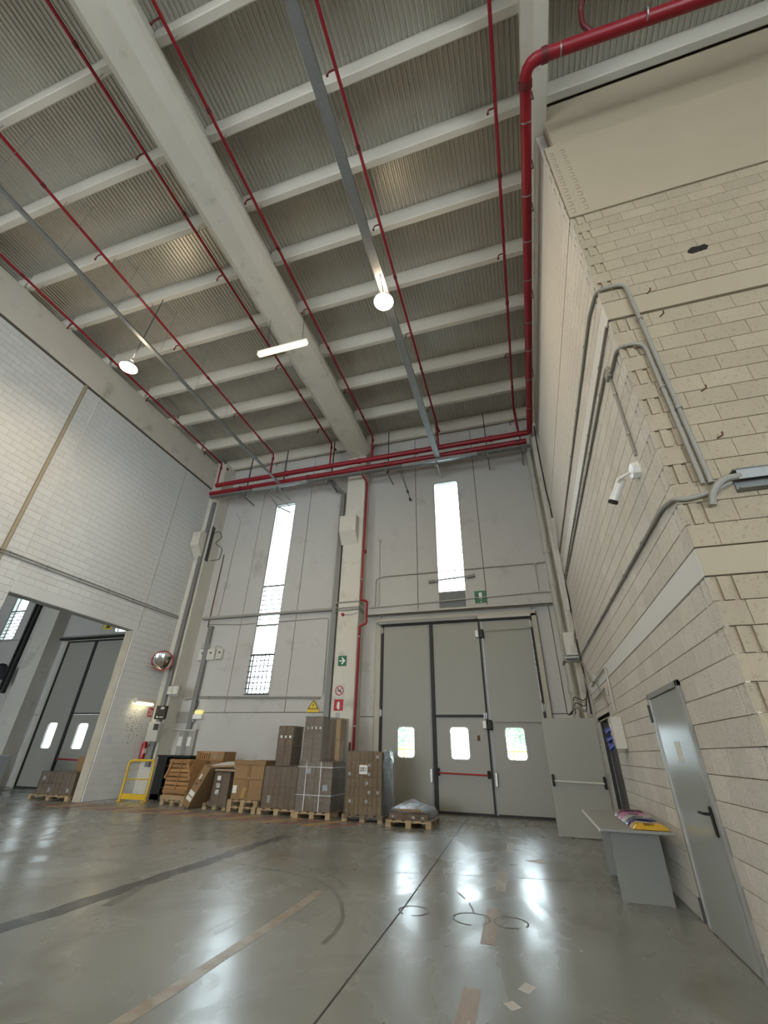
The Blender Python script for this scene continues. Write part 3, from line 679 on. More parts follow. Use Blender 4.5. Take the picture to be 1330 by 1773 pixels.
for hi, x_ in enumerate((-11.2, -9.3, -6.9, -4.3, -2.2, -.2, 1.1)):
    h = thing('pipe_hanger', 'steel hanger of the red mains, %s from the white block wall' % ('first', 'second', 'third', 'fourth', 'fifth', 'sixth', 'seventh')[hi], 'bracket', (x_, 13.8, 12.1), 'hangers of the red fire mains')
    MB().box(x_-.02, x_+.02, 13.9, 13.94, 11.7, 13.9).obj('hanger_rod', 'darkmet', h)
    MB().obox((x_+.03, 13.45, 12.0), (.05, .5, .03), (R(38), 0, 0)).obj('strap', 'galv', h)
    MB().box(x_-.03, x_+.03, 13.5, 13.56, 11.35, 11.62).box(x_-.02, x_+.02, 13.5, 14.7, 11.58, 11.62).obj('bracket_arm', 'gduct', h)
# big pipe along the right beam, bending out over the front wall
t = thing('fire_main_pipe', 'thick red fire main beneath the beam over the cream block wall', 'pipe', (1.46, 8, 12.3))
MB().tube([(1.46, 13.62, 12.32), (1.46, 3.16, 12.32), (2.0, 3.16, 12.32), (6.5, 3.3, 12.32)], .105, 14, .28).obj('main_pipe', 'red', t, True)
MB().tube([(1.46, 3.40, 12.32), (1.46, 3.52, 12.32)], .122, 14).obj('coupling', 'dred', t, True)
MB().tube([(1.74, 3.16, 12.32), (1.84, 3.16, 12.32)], .122, 14).obj('coupling', 'dred', t, True)
for y_ in (4.0, 5.3, 6.3, 7.3, 8.6, 9.6, 10.8, 12.2):
    MB().tube([(1.46, y_-.012, 12.32), (1.46, y_+.012, 12.32)], .112, 14).obj('clamp_band', 'alu', t, True)
for x_ in (2.05, 3.4): MB().tube([(x_-.012, 3.17, 12.32), (x_+.012, 3.17, 12.32)], .112, 14).obj('clamp_band', 'alu', t, True)
for y_ in (3.75, 4.9, 5.75, 8.0, 10.9): MB().tube([(1.50, y_, 12.42), (1.62, y_, 12.46), (1.64, y_, 12.8)], .014, 6).obj('clamp_arm', 'darkmet', t)
MB().tube([(2.66, 3.2, 12.36), (2.46, 3.05, 12.6), (2.48, 2.95, 12.9), (2.55, 2.6, 13.1)], .045, 8, .08).obj('branch_stub', 'dred', t, True)
# branch lines along the hall, each with sprinkler drops
def branch(x0, x1, label, kx, drop=True, y0=-12.5, r=.038):
    z = 13.62; t = thing('sprinkler_pipe', label, 'pipe', ((x0+x1)/2, 6, z), 'red sprinkler branch lines under the roof')
    yE = 13.66
    MB().tube([(x0, y0, z), (x1, yE, z), (x1+.02, yE, 12.42)], r, 8, .08).obj('branch_pipe', 'red', t, True)
    for k, y_ in enumerate(PY):
        if y_ < 0: continue
        xx = x0 + (x1-x0)*(y_-y0)/(yE-y0)
        if k % 2 == kx:
            MB().tube([(xx, y_-.3, z), (xx-.16, y_-.3, z-.01), (xx-.18, y_-.3, z-.16)], .017, 6, .05).obj('sprinkler_drop', 'dred', t, True)
            MB().lathe([(.004, 0), (.028, -.01), (.03, -.03), (.012, -.05)], (xx-.18, y_-.3, z-.15), (0, 0, 1), 8).obj('sprinkler_head', 'dred', t)
        else: MB().tube([(xx, y_-.55, z), (xx, y_-.45, z)], .05, 8).obj('coupling', 'dred', t)
        MB().tube([(xx, y_+.02, z+.03), (xx, y_+.02, 13.93)], .008, 5).obj('hanger_rod', 'alu', t)
    MB().tube([(x1+.02, yE, 13.3), (x1+.02, yE, 13.42)], .055, 8).obj('coupling', 'dred', t)
branch(-12.60, -12.76, 'red sprinkler branch nearest the white block wall', 0)
branch(-9.80, -9.90, 'red sprinkler branch over the left tray, second from the white block wall', 1)
branch(-6.86, -6.93, 'red sprinkler branch hugging the middle roof beam', 0)
branch(-4.99, -4.97, 'red sprinkler branch just past the middle roof beam', 1)
branch(-1.99, -2.10, 'red sprinkler branch beside the wide perforated tray', 0)
branch(.99, 1.03, 'red sprinkler branch closest to the thick red main', 1)
# red riser down the pilaster
t = thing('fire_riser_pipe', 'thin red fire riser running down beside the pilaster to the floor', 'pipe', (-5.2, 14.0, 6))
MB().tube([(-5.62, 13.75, 12.1), (-5.27, 14.05, 11.45), (-5.29, 14.05, 6.3), (-5.05, 14.05, 6.26), (-5.05, 14.05, 5.44), (-5.29, 14.05, 5.38), (-5.31, 14.05, 1.2), (-5.31, 14.05, .4)], .042, 8, .07).obj('riser', 'red', t, True)
MB().tube([(-5.29, 14.05, 8.3), (-5.18, 14.0, 8.25), (-5.18, 14.0, 8.15)], .035, 8).obj('valve', 'dred', t, True)
for z_ in (7.1, 10.5, 5.0, 2.2): MB().tube([(-5.30, 14.05, z_-.02), (-5.30, 14.05, z_+.02)], .052, 8).obj('clamp', 'alu', t)
for i, (z0, z1) in enumerate(((.4, 1.75), )):
    MB().tube([(-5.46, 14.12, z0), (-5.46, 14.12, z1)], .035, 8).obj('stub_pipe', 'dred', t)

# ================================================================== trays, trunking, conduits
def channel_tray(name, label, pts, wd, h, m, group=None, rods=True):
    t = thing(name, label, 'cable tray', tuple((Vector(pts[0]) + Vector(pts[1]))/2), group)
    a, b_ = Vector(pts[0]), Vector(pts[1]); d = (b_-a).normalized(); s = Vector((0, 0, 1)).cross(d).normalized()*(wd/2); up = Vector((0, 0, h))
    bb = MB()
    for q0, q1, tk in ((-s, s, Vector((0, 0, .004))),):
        bb.add([a-s, a+s, b_+s, b_-s, a-s+tk, a+s+tk, b_+s+tk, b_-s+tk], [(0, 1, 2, 3), (4, 5, 6, 7), (0, 1, 5, 4), (2, 3, 7, 6), (1, 2, 6, 5), (3, 0, 4, 7)])
    bb.obj('tray_base', m, t)
    for sg in (-1, 1):
        q = s*sg; w_ = s.normalized()*.004
        MB().add([a+q, b_+q, b_+q+up, a+q+up, a+q+w_, b_+q+w_, b_+q+up+w_, a+q+up+w_], [(0, 1, 2, 3), (4, 5, 6, 7), (0, 1, 5, 4), (3, 2, 6, 7), (0, 3, 7, 4), (1, 2, 6, 5)]).obj('tray_side', m, t)
    n = int((b_-a).length/1.7)
    for k in range(n + 1 if rods else 0):
        c = a.lerp(b_, (k+.5)/(n+1)); MB().tube([c+s+up*.5, c+s+Vector((0, 0, 13.95-c.z))], .006, 5).obj('hanger_rod', 'alu', t)
    MB().tube([a+Vector((0, 0, .03)), b_+Vector((0, 0, .03))], min(.03, wd*.2), 6).obj('cable', 'rubber', t)
    return t
channel_tray('cable_tray', 'wide perforated steel cable tray carrying the bright lamp', [(-2.12, -12, 11.73), (-2.12, 13.6, 11.73)], .21, .06, 'gtray')
channel_tray('cable_tray', 'narrow dark cable tray high up beside the white block wall', [(-9.37, -12, 11.73), (-9.22, 13.5, 11.73)], .11, .05, 'gtray')
channel_tray('cable_tray', 'steel cable tray running below the red mains along the back wall', [(-12.95, 13.70, 11.70), (1.45, 13.70, 11.70)], .18, .08, 'gduct', rods=False)
def box_thing(name, label, cat, b, m, loc, group=None): t = b.obj(name, m, None, org=loc); return tag(t, label, cat, group)
# shiny cover pieces of the horizontal tray
for x0, x1 in ((-10.6, -7.9), (-3.6, -.6)):
    box_thing('tray_cover', 'bright galvanised tray cover under the fire mains %s' % ('above the pallet side slot window' if x0 < -5 else 'above the gate side slot window'), 'tray cover', MB().box(x0, x1, 13.55, 13.6, 11.62, 11.75), 'galv', (x0, 13.57, 11.6))
# support arms at window 1
t = thing('wall_bracket', 'pair of white angled arms above the pallet side slot window', 'bracket', (-10, 14.4, 11.3))
MB().tube([(-9.75, 13.6, 11.4), (-9.55, 14.2, 11.0), (-9.2, 14.75, 10.95)], .03, 6).obj('arm', 'alu', t); MB().tube([(-9.75, 13.6, 11.5), (-9.3, 14.75, 11.3)], .025, 6).obj('arm', 'alu', t)
t = thing('wall_bracket', 'thin dark rods with two knobs above the gate side slot window', 'bracket', (-3.5, 14.5, 11))
for x_, z_ in ((-3.65, 11.1), (-3.55, 10.7)): MB().tube([(x_-.15, 13.8, 11.65), (x_, 14.7, z_)], .012, 6).lathe([(.05, 0), (.05, -.1)], (x_, 14.72, z_), (0, 1, 0), 10).obj('rod', 'darkmet', t)
def duct(name, label, pts, wx, wy, m, cat='trunking'):
    t = thing(name, label, cat, pts[0])
    for a, b_ in zip(pts[:-1], pts[1:]):
        a = Vector(a); b_ = Vector(b_); d = (b_-a); L = d.length; c = (a+b_)/2
        q = d.normalized().to_track_quat('Z', 'Y').to_matrix()
        bb = MB().box(-wx/2, wx/2, -wy/2, wy/2, -L/2-.01, L/2+.01, .006)
        MB().add([q @ Vector(p) + c for p in bb.v], bb.f).obj('duct_section', m, t)
    return t
duct('steel_trunking', 'grey steel trunking rising beside the pilaster', [(-6.50, 14.5, 1.2), (-6.50, 14.5, 9.3)], .20, .12, 'gduct')
duct('steel_trunking', 'upper grey trunking bending in under the fire mains', [(-6.52, 14.5, 9.32), (-6.52, 14.5, 11.35), (-6.85, 14.3, 11.7), (-7.0, 13.8, 11.85)], .18, .12, 'gduct')
duct('steel_trunking', 'tall galvanised trunking in the corner column', [(-12.9, 13.97, .9), (-12.9, 13.97, 11.6)], .17, .10, 'gduct')
duct('steel_trunking', 'dark trunking rising over the electric boards', [(-12.12, 14.7, 1.15), (-12.12, 14.7, 5.9)], .18, .12, 'gduct')
t = thing('cable_bundle', 'dark vertical cable bundle of the next hall', 'cable', (-21.8, 14.2, 5)); MB().tube([(-21.75, 14.1, 3.4), (-21.7, 14.1, 7.8)], .09, 8).tube([(-21.95, 14.05, 3.4), (-21.9, 14.05, 7.4)], .06, 8).obj('bundle', 'black', t)
MB().lathe([(.02, -.1), (.4, -.06), (.45, .02), (.3, .1), (.02, .12)], (-22.3, 13.9, 4.2), (.3, -1, .2), 14).obj('cable_coil', 'black', t)
def conduit(label, runs, r=.02, m='pvc', group=None, cl=1.2, name='conduit', ctr=None, fil=.12):
    t = thing(name, label, 'conduit', runs[0][0], group)
    for pts in runs:
        MB().tube(pts, r, 8, fil).obj('pipe_run', m, t, True)
        for a, b_ in zip(pts[:-1], pts[1:]):
            a = Vector(a); b_ = Vector(b_); L = (b_-a).length; d = (b_-a).normalized()
            k = .5*cl
            while k < L - .2: c = a + d*k; MB().tube([c-d*.012, c+d*.012], r*1.55, 8).obj('clip', 'alu', t); k += cl
    return t
# right side wall conduits
conduit('pair of grey conduits high on the block wall that hook round the corner', [[(1.48, 12.2, 6.64), (1.48, 4.25, 6.66), (1.48, 3.77, 6.5), (1.79, 3.765, 6.5), (1.79, 3.765, 3.6)], ], .022, cl=1.35)
conduit('grey conduit below the high pair hooking round the corner', [[(1.48, 12.2, 5.77), (1.48, 4.25, 5.70), (1.48, 4.2, 5.5), (1.48, 3.77, 5.48), (1.73, 3.765, 5.45), (1.73, 3.765, 3.6)]], .02, cl=1.35)
conduit('thin conduit running just above the smooth band', [[(1.48, 12.2, 5.88), (1.48, 3.86, 5.93)]], .016, cl=1.4)
conduit('conduit rising from the camera box to the junction box', [[(1.48, 4.30, 4.35), (1.48, 4.28, 5.5)]], .016, cl=.6)
conduit('grey conduit along the block wall above the lower smooth band', [[(1.48, 12.1, 3.74), (1.48, 4.1, 3.58), (1.48, 3.8, 3.5), (1.55, 3.765, 3.47), (1.75, 3.765, 3.5), (1.93, 3.765, 3.58)]], .02, cl=1.1)
conduit('thick grey hose curving into the cable tray', [[(1.73, 3.76, 3.38), (1.76, 3.74, 3.5), (1.86, 3.72, 3.60), (2.0, 3.74, 3.62)]], .03, fil=.06, cl=5)
box_thing('junction_box', 'small grey junction box on the upper conduit of the block wall', 'junction box', MB().box(1.44, 1.50, 4.2, 4.32, 5.48, 5.6, .008), 'pvc', (1.48, 4.26, 5.5))
t = thing('cable_tray', 'grey channel fixed on the beige wall facing the camera', 'cable tray', (3, 3.7, 3.6))
MB().box(1.96, 8, 3.72, 3.797, 3.49, 3.505).box(1.96, 8, 3.72, 3.797, 3.67, 3.685).box(1.96, 8, 3.785, 3.797, 3.5, 3.68).obj('tray_base', 'gduct', t)
MB().box(1.98, 8, 3.72, 3.726, 3.58, 3.675).obj('tray_side', 'galv', t)
# security camera
t = thing('security_camera', 'white bullet security camera on an octagonal box on the block wall', 'security camera', (1.46, 4.5, 4.3))
MB().lathe([(.001, .07), (.085, .07), (.095, .055), (.095, 0)], (1.5, 4.42, 4.24), (-1, 0, 0), 8).obj('mount_box', 'white', t)
MB().tube([(1.42, 4.44, 4.23), (1.33, 4.50, 4.22), (1.31, 4.55, 4.20)], .018, 8).obj('mount_arm', 'white', t)
MB().tube([(1.36, 4.58, 4.25), (1.24, 4.68, 4.03)], .05, 14).obj('camera_body', 'white', t, True)
MB().tube([(1.245, 4.676, 4.04), (1.23, 4.69, 4.01)], .052, 14).obj('lens_shroud', 'black', t, True)
# left wall conduits
conduit('pair of grey conduits crossing the white block wall', [[(-13.27, -1, 6.12), (-13.27, 14.0, 6.2)], [(-13.27, -1, 6.04), (-13.27, 14.0, 6.11)]], .022, cl=1.1)
# back wall services
channel_tray('cable_tray', 'grey tray crossing the pallet side of the back wall', [(-12.6, 14.68, 6.2), (-6.3, 14.68, 6.2)], .14, .09, 'pvc', rods=False)
t = thing('conduit_wrap', 'conduits wrapping round the pilaster at tray height', 'conduit', (-5.8, 14.1, 6.1))
for z_ in (6.02, 6.10, 6.32): MB().tube([(-6.5, 14.55, z_), (-6.28, 14.15, z_), (-5.40, 14.15, z_), (-5.36, 14.6, z_-.05)], .02, 6, .06).obj('pipe_run', 'pvc', t, True)
conduit('thin conduit under the pallet side tray', [[(-12.3, 14.76, 6.02), (-10.8, 14.76, 5.92), (-6.85, 14.76, 5.95), (-6.82, 14.76, 3.2)]], .014, cl=2)
conduit('grey conduit at the foot of the slot window', [[(-12.6, 14.74, 3.1), (-12.2, 14.74, 3.16), (-6.9, 14.74, 3.1)], [(-12.2, 14.76, 3.22), (-6.9, 14.76, 3.14)]], .02, cl=1.3)
t = thing('service_tray', 'dirty cable tray directly over the folding gate', 'cable tray', (-2, 14.6, 5.9))
MB().box(-5.2, 1.5, 14.52, 14.78, 5.86, 5.88).box(-5.2, 1.5, 14.52, 14.53, 5.86, 5.95).obj('tray_base', 'pvcl', t)
for k in range(4): MB().tube([(-5.2, 14.56+k*.05, 5.91+.01*k)] + [(-5 + j*.8, 14.56+k*.05+random.uniform(-.015, .015), 5.91+random.uniform(-.005, .03)) for j in range(8)] + [(1.45, 14.6, 5.95)], .018, 6).obj('cable', ['rubber', 'pvc', 'rust', 'pvcl'][k], t)
conduit('pale conduit between the gate tray and the slot window sill', [[(-5.2, 14.75, 6.22), (1.1, 14.75, 6.35), (1.5, 14.72, 6.3)]], .02, 'pvcl', cl=1.7)
conduit('grey conduit looping above the gate with a vertical drop beside the pilaster', [[(-4.98, 14.75, 6.25), (-4.96, 14.75, 7.35), (-4.7, 14.75, 7.42), (.92, 14.75, 7.4), (1.4, 14.75, 7.42)]], .018, cl=1.8)
conduit('short conduit dropping from the round box near the drain pipe', [[(.91, 14.75, 7.38), (.90, 14.75, 6.36)]], .016, 'pvcl', cl=3)
tag(MB().lathe([(.001, .05), (.07, .05), (.075, 0)], (.91, 14.79, 7.4), (0, -1, 0), 12).obj('junction_box', 'offwhite', org=(.91, 14.79, 7.4)), 'round junction box on the upper gate conduit', 'junction box')
t = thing('wall_pipe', 'pale vertical pipe with a round cap on the panel beside the pilaster', 'pipe', (-4.85, 14.75, 8))
MB().tube([(-4.83, 14.77, 6.3), (-4.86, 14.77, 8.95)], .016, 6).lathe([(.02, .05), (.08, .03), (.08, 0)], (-4.87, 14.79, 9.0), (0, -1, 0), 12).obj('pipe_run', 'pvcl', t)
t = thing('light_bar', 'dark tube lamp bar crossing the gate side slot window', 'lamp', (-2.1, 14.65, 7.1))
MB().tube([(-2.75, 14.7, 7.05), (-1.4, 14.7, 7.12)], .035, 8).obj('lamp_tube', 'alu', t, True)
MB().tube([(-2.9, 14.72, 7.04), (-2.65, 14.72, 7.06)], .06, 8).tube([(-1.5, 14.72, 7.1), (-1.2, 14.72, 7.14)], .06, 8).obj('end_cap', 'pvc', t, True)
# drain pipe & ducts in the right corner
t = thing('drain_pipe', 'thick beige rainwater pipe in the corner beside the gate', 'pipe', (1.4, 14.1, 5))
MB().tube([(1.34, 14.25, 0), (1.34, 14.25, 11.75), (1.45, 14.1, 12.0)], .11, 14).obj('pipe_body', 'beigepipe', t, True)
for z_ in (10.2, 7.6, 6.45, 3.2): MB().tube([(1.34, 14.25, z_-.1), (1.34, 14.25, z_+.1)], .13, 14).obj('collar', 'beigepipe', t, True)
t = thing('black_cable', 'black cable tied down the end edge of the block wall', 'cable', (1.5, 12.25, 6))
MB().tube([(1.47, 12.24, 2.4)] + [(1.47+random.uniform(-.01, .02), 12.24, 2.8+k*.6) for k in range(13)] + [(1.5, 12.3, 11.5)], .022, 6).obj('cable_run', 'rubber', t)
for z_ in (4.8, 6.0, 7.1, 8.2, 9.5): MB().tube([(1.43, 12.2, z_), (1.47, 12.24, z_+.03), (1.50, 12.22, z_-.03)], .02, 6).obj('clip', 'alu', t)
duct('pale_trunking', 'pale plastic trunking dropping to the air conditioner', [(1.39, 11.45, 7.4), (1.39, 11.9, 6.6), (1.39, 12.05, 4.9)], .10, .07, 'pvcl')
t = thing('air_conditioner', 'small beige outdoor air conditioner unit on a wall bracket', 'air conditioner', (1.4, 12.5, 3.8))
MB().box(1.17, 1.50, 12.35, 13.05, 3.80, 4.40, .015).obj('casing', 'offwhite', t)
MB().box(1.30, 1.46, 12.335, 12.35, 3.86, 4.05, .004).obj('service_cover', 'pvcl', t)
MB().lathe([(.22, 0), (.22, .012), (.20, .014), (.04, .016)], (1.17, 12.7, 4.1), (-1, 0, 0), 18).obj('fan_grille', 'boxgrey', t)
MB().tube([(1.44, 12.2, 4.9), (1.46, 12.2, 4.5), (1.40, 12.3, 4.1)], .03, 8, .1).tube([(1.5, 12.18, 4.8), (1.5, 12.2, 4.3), (1.42, 12.3, 4.0)], .02, 8, .1).obj('hose', 'beigepipe', t, True)
t = thing('wall_bracket', 'pair of white steel arms under the air conditioner', 'bracket', (1.4, 12.5, 3.7))
for y_ in (12.35, 12.95): MB().box(1.08, 1.65, y_-.03, y_+.03, 3.72, 3.77, .005).obj('arm', 'alu', t)
MB().box(1.08, 1.14, 12.3, 13.0, 3.66, 3.71, .004).obj('crosspiece', 'pvc', t)
conduit('tangle of thin conduits between air conditioner and doorway', [[(1.47, 12.1, 3.6), (1.47, 11.3, 3.0), (1.47, 10.5, 2.9), (1.47, 9.6, 2.35)], [(1.46, 12.15, 3.3), (1.46, 11.6, 2.6), (1.46, 11.4, 2.35)]], .014, cl=5, fil=.2)
conduit('conduit bending down to the beige switch box', [[(1.47, 11.3, 2.9), (1.47, 9.75, 2.95), (1.47, 9.0, 2.95), (1.47, 9.0, 2.2)], [(1.47, 11.2, 2.62), (1.47, 9.4, 2.66), (1.47, 9.35, 2.5)]], .018, 'pvcl', cl=4)
box_thing('junction_box', 'small grey junction box beside the air conditioner conduits', 'junction box', MB().box(1.42, 1.5, 10.5, 10.75, 2.9, 3.05, .01), 'boxgrey', (1.46, 10.6, 2.9))
t = thing('cable_bundle', 'messy dark cables hanging over the open side leaf', 'cable', (1.35, 12.6, 2.6))
for k in range(8):
    a = random.uniform(-.15, .15); MB().tube([(1.0+k*.03, 13.2, 2.5+a*.4), (1.2, 12.9, 2.75+a), (1.4, 12.5, 2.6+a), (1.5+a*.2, 12.3, 2.9)], .012, 5, .1).obj('cable', 'rubber' if k % 2 else 'pvc', t)
# beige switch box with blue connectors
t = thing('switch_box', 'beige electric switch box with blue sockets beside the doorway', 'electric box', (1.45, 8.9, 1.8))
MB().box(1.33, 1.5, 8.72, 9.05, 1.62, 2.10, .012).obj('casing', 'offwhite', t)
for z_, y_ in ((1.93, 8.98), (1.80, 9.0), (1.69, 8.90)): MB().tube([(1.34, y_, z_), (1.25, y_+.02, z_-.06)], .05, 10).obj('socket', 'blue', t, True)
MB().box(1.325, 1.335, 8.86, 8.98, 1.84, 2.0).obj('notice_plate', 'paper', t)

# ================================================================== lamps
def highbay(label, x_, y_, z_, top, tilt=0):
    t = thing('high_bay_lamp', label, 'lamp', (x_, y_, z_), 'high bay lamps')
    MB().lathe([(.001, .26), (.08, .26), (.10, .20), (.10, .10), (.24, .03), (.25, 0), (.235, 0)], (x_, y_, z_), (0, 0, 1), 20).obj('housing', 'galv', t, True)
    MB().lathe([(.001, -.012), (.22, -.006), (.232, .005)], (x_, y_, z_), (0, 0, 1), 20).obj('lens', 'lampon', t, True)
    MB().tube([(x_, y_, z_+.25), (x_+top[0], y_+top[1], top[2])], .012, 6).obj('suspension', 'darkmet', t)
    lamp('AREA', 'lamp_light', (x_, y_, z_-.04), 110, WARM, .45)
    lamp('POINT', 'lamp_glow', (x_, y_, z_+.55), 45, WARM, .15)
highbay('bright high bay lamp hanging under the wide perforated tray', -2.06, 6.04, 11.0, (-.02, -.3, 11.7))
highbay('bright high bay lamp hanging near the white block wall', -9.74, 5.93, 11.0, (.3, -.08, 13.93))
t = thing('tube_lamp', 'lit fluorescent batten lamp hanging under the middle roof beam', 'lamp', (-5.4, 6.9, 11.5))
MB().box(-6.18, -4.58, 6.84, 6.98, 11.53, 11.60, .02).obj('housing', 'white', t)
MB().box(-6.17, -4.59, 6.83, 6.99, 11.42, 11.53, .04).obj('diffuser', 'tubeon', t)
for x_ in (-5.9, -4.75): MB().tube([(x_, 6.9, 11.6), (x_-.1, 6.9, 12.98)], .008, 5).obj('suspension', 'darkmet', t)
lamp('AREA', 'tube_light', (-5.38, 6.9, 11.38), 45, (1, .88, .6), 1.5, .12)
t = thing('wall_lamp', 'lit bulkhead lamp on the white block wall above the pencil writing', 'lamp', (-13.2, 13.3, 2.9))
MB().tube([(-13.16, 12.9, 2.92), (-13.16, 13.72, 2.92)], .09, 12).obj('housing', 'offwhite', t, True)
MB().box(-13.26, -13.04, 12.92, 13.70, 2.80, 2.88, .03).obj('diffuser', 'bulkon', t)
lamp('AREA', 'wall_lamp_light', (-13.13, 13.3, 2.77), 1.6, (1, .84, .55), .8, .15, (0, R(-12), R(90)))

# ================================================================== signs
t = thing('direction_sign', 'green sign with a white right arrow on the pilaster', 'sign', (-5.95, 14.19, 4.2))
y_ = 14.196
MB().plate([rect(-6.08, -5.77, 4.06, 4.40)], fy(y_), .012).obj('sign_plate', 'green', t)
MB().plate([[(-6.04, 4.21), (-5.90, 4.21), (-5.97, 4.13), (-5.93, 4.11), (-5.81, 4.23), (-5.93, 4.35), (-5.97, 4.33), (-5.90, 4.25), (-6.04, 4.25)]], fy(y_-.012), .003).obj('arrow', 'swhite', t)
t = thing('no_smoking_sign', 'round red and white prohibition sign on the pilaster', 'sign', (-5.95, 14.19, 3.3))
MB().plate([rect(-6.13, -5.79, 3.05, 3.50)], fy(y_), .008).obj('sign_plate', 'offwhite', t)
MB().plate([circ(-5.96, 3.27, .155, 24), circ(-5.96, 3.27, .125, 24)], fy(y_-.008), .004).obj('ring', 'rsign', t)
MB().plate([circ(-5.96, 3.27, .124, 24)], fy(y_-.008), .001).obj('disc', 'pink', t)
MB().plate([[(-6.05, 3.34), (-6.03, 3.36), (-5.87, 3.20), (-5.89, 3.18)]], fy(y_-.009), .003).plate([rect(-6.04, -5.90, 3.25, 3.275)], fy(y_-.009), .002).plate([[(-5.93, 3.28), (-5.90, 3.36), (-5.88, 3.36), (-5.91, 3.28)]], fy(y_-.009), .002).obj('symbol', 'ink', t)
t = thing('extinguisher_sign', 'square red extinguisher sign under the round one on the pilaster', 'sign', (-5.95, 14.19, 2.9))
MB().plate([rect(-6.12, -5.80, 2.66, 3.0)], fy(y_), .012).obj('sign_plate', 'rsign', t)
MB().plate([[(-5.99, 2.70), (-5.92, 2.70), (-5.92, 2.88), (-5.95, 2.94), (-5.99, 2.90)]], fy(y_-.012), .003).plate([[(-6.03, 2.74), (-6.01, 2.74), (-5.99, 2.92), (-6.0, 2.93)]], fy(y_-.012), .003).obj('symbol', 'swhite', t)
box_thing('notice_plate', 'small grey plate below the red extinguisher sign', 'plate', MB().box(-6.04, -5.90, 14.18, 14.196, 2.40, 2.60), 'boxgrey', (-5.97, 14.19, 2.4))
t = thing('exit_sign', 'green emergency exit sign with a white door symbol above the gate', 'sign', (-1.05, 14.75, 6.4))
MB().plate([rect(-1.27, -.86, 6.12, 6.56)], fy(14.80), .015).obj('sign_plate', 'green', t)
MB().plate([rect(-1.12, -1.01, 6.26, 6.50)], fy(14.785), .003).plate([[(-1.10, 6.18), (-1.03, 6.18), (-1.065, 6.14)]], fy(14.785), .003).obj('symbol', 'swhite', t)
t = thing('hazard_sign', 'yellow triangular electric shock warning sign', 'sign', (-7.1, 14.75, 2.8))
MB().plate([[(-7.36, 2.66), (-6.90, 2.66), (-6.90, 2.72), (-7.13, 3.08), (-7.36, 2.72)]], fy(14.72), .012).obj('sign_plate', 'ysign', t)
MB().plate([[(-7.34, 2.76), (-6.92, 2.76), (-7.13, 3.05)], [(-7.295, 2.785), (-6.965, 2.785), (-7.13, 3.005)]], fy(14.708), .003).plate([[(-7.12, 2.96), (-7.17, 2.86), (-7.13, 2.86), (-7.15, 2.80), (-7.09, 2.89), (-7.13, 2.89)]], fy(14.708), .003).plate([rect(-7.34, -6.92, 2.725, 2.738)], fy(14.708), .003).obj('symbol', 'ink', t)
t = thing('fire_sign', 'small red fire equipment sign on the white block wall', 'sign', (-13.29, 13.87, 2.6))
fxl = fx(-13.298)
MB().plate([rect(13.76, 13.99, 2.46, 2.75)], fxl, .012).obj('sign_plate', 'rsign', t)
MB().plate([rect(13.79, 13.86, 2.62, 2.72)], fx(-13.286), .002).plate([rect(13.79, 13.86, 2.49, 2.59)], fx(-13.286), .002).plate([rect(13.89, 13.96, 2.50, 2.68)], fx(-13.286), .002).obj('symbol', 'pink', t)
t = thing('hazard_sign', 'yellow triangular warning sign high in the next hall', 'sign', (-17.8, 14.78, 6.3))
MB().plate([rect(-18.1, -17.6, 6.12, 6.48)], fy(14.80), .012).obj('sign_plate', 'ysign', t); MB().plate([[(-17.98, 6.18), (-17.70, 6.18), (-17.84, 6.42)]], fy(14.788), .003).obj('symbol', 'ink', t)
t = thing('alarm_beacon', 'small red alarm button at the head of the pilaster', 'alarm', (-6.05, 14.15, 5.9))
MB().lathe([(.001, .10), (.05, .10), (.06, .07), (.06, 0)], (-6.02, 14.2, 5.86), (0, -1, 0), 12).obj('button', 'rsign', t, True); MB().tube([(-5.96, 14.17, 5.86), (-5.6, 14.17, 5.84), (-5.40, 14.2, 5.95)], .014, 6, .08).obj('cable', 'pvcl', t)
# pencil writing on the left wall
wr = MB()
for row in range(13):
    z_ = 2.62 - row*.083; y_ = 12.86 + random.uniform(0, .14) + row*.012; ye = 13.72 - random.uniform(0, .35) if row > 8 else 13.70
    while y_ < ye:
        L = random.uniform(.02, .06); s_ = random.uniform(-.03, .03)
        wr.plate([[(y_, z_+s_), (y_+L, z_+s_+random.uniform(-.03, .03)), (y_+L, z_+s_+.014), (y_+.005, z_+s_+.016)]], fx(-13.2995), .001)
        y_ += L + random.choice((.02, .03, .09))
tag(wr.obj('pencil_writing', 'scrib', wall_left), 'rows of dark handwritten pencil marks', kind='stuff')
MB().plate([rect(12.30, 12.55, 1.55, 1.80)], fx(-13.2995), .001).obj('paper_notice', mat('bluish_paper', (.55, .57, .63), .7), wall_left)

# convex mirrors
def cmirror(label, c, ax, r, arm):
    t = thing('convex_mirror', label, 'mirror', c); a = Vector(ax).normalized()
    MB().lathe([(.001, .09), (r*.35, .078), (r*.7, .045), (r*.93, 0)], c, a, 24).obj('mirror_face', 'mirrorm', t, True)
    MB().lathe([(r*.92, .0), (r, .02), (r*1.03, -.02), (r*.9, -.05), (.01, -.07)], c, a, 24).obj('housing', 'rsign', t, True)
    MB().tube(arm, .022, 8).obj('arm', 'boxgrey', t)
cmirror('round convex traffic mirror on an arm above the bulkhead lamp', (-12.93, 13.42, 4.33), (.55, -.55, -.38), .36, [(-13.29, 13.1, 4.10), (-13.0, 13.45, 4.12), (-12.98, 13.47, 4.3)])
cmirror('round convex mirror half hidden behind the opening jamb', (-15.55, 14.2, 4.5), (-.5, -.8, -.2), .42, [(-15.5, 14.75, 4.4), (-15.55, 14.25, 4.45)])

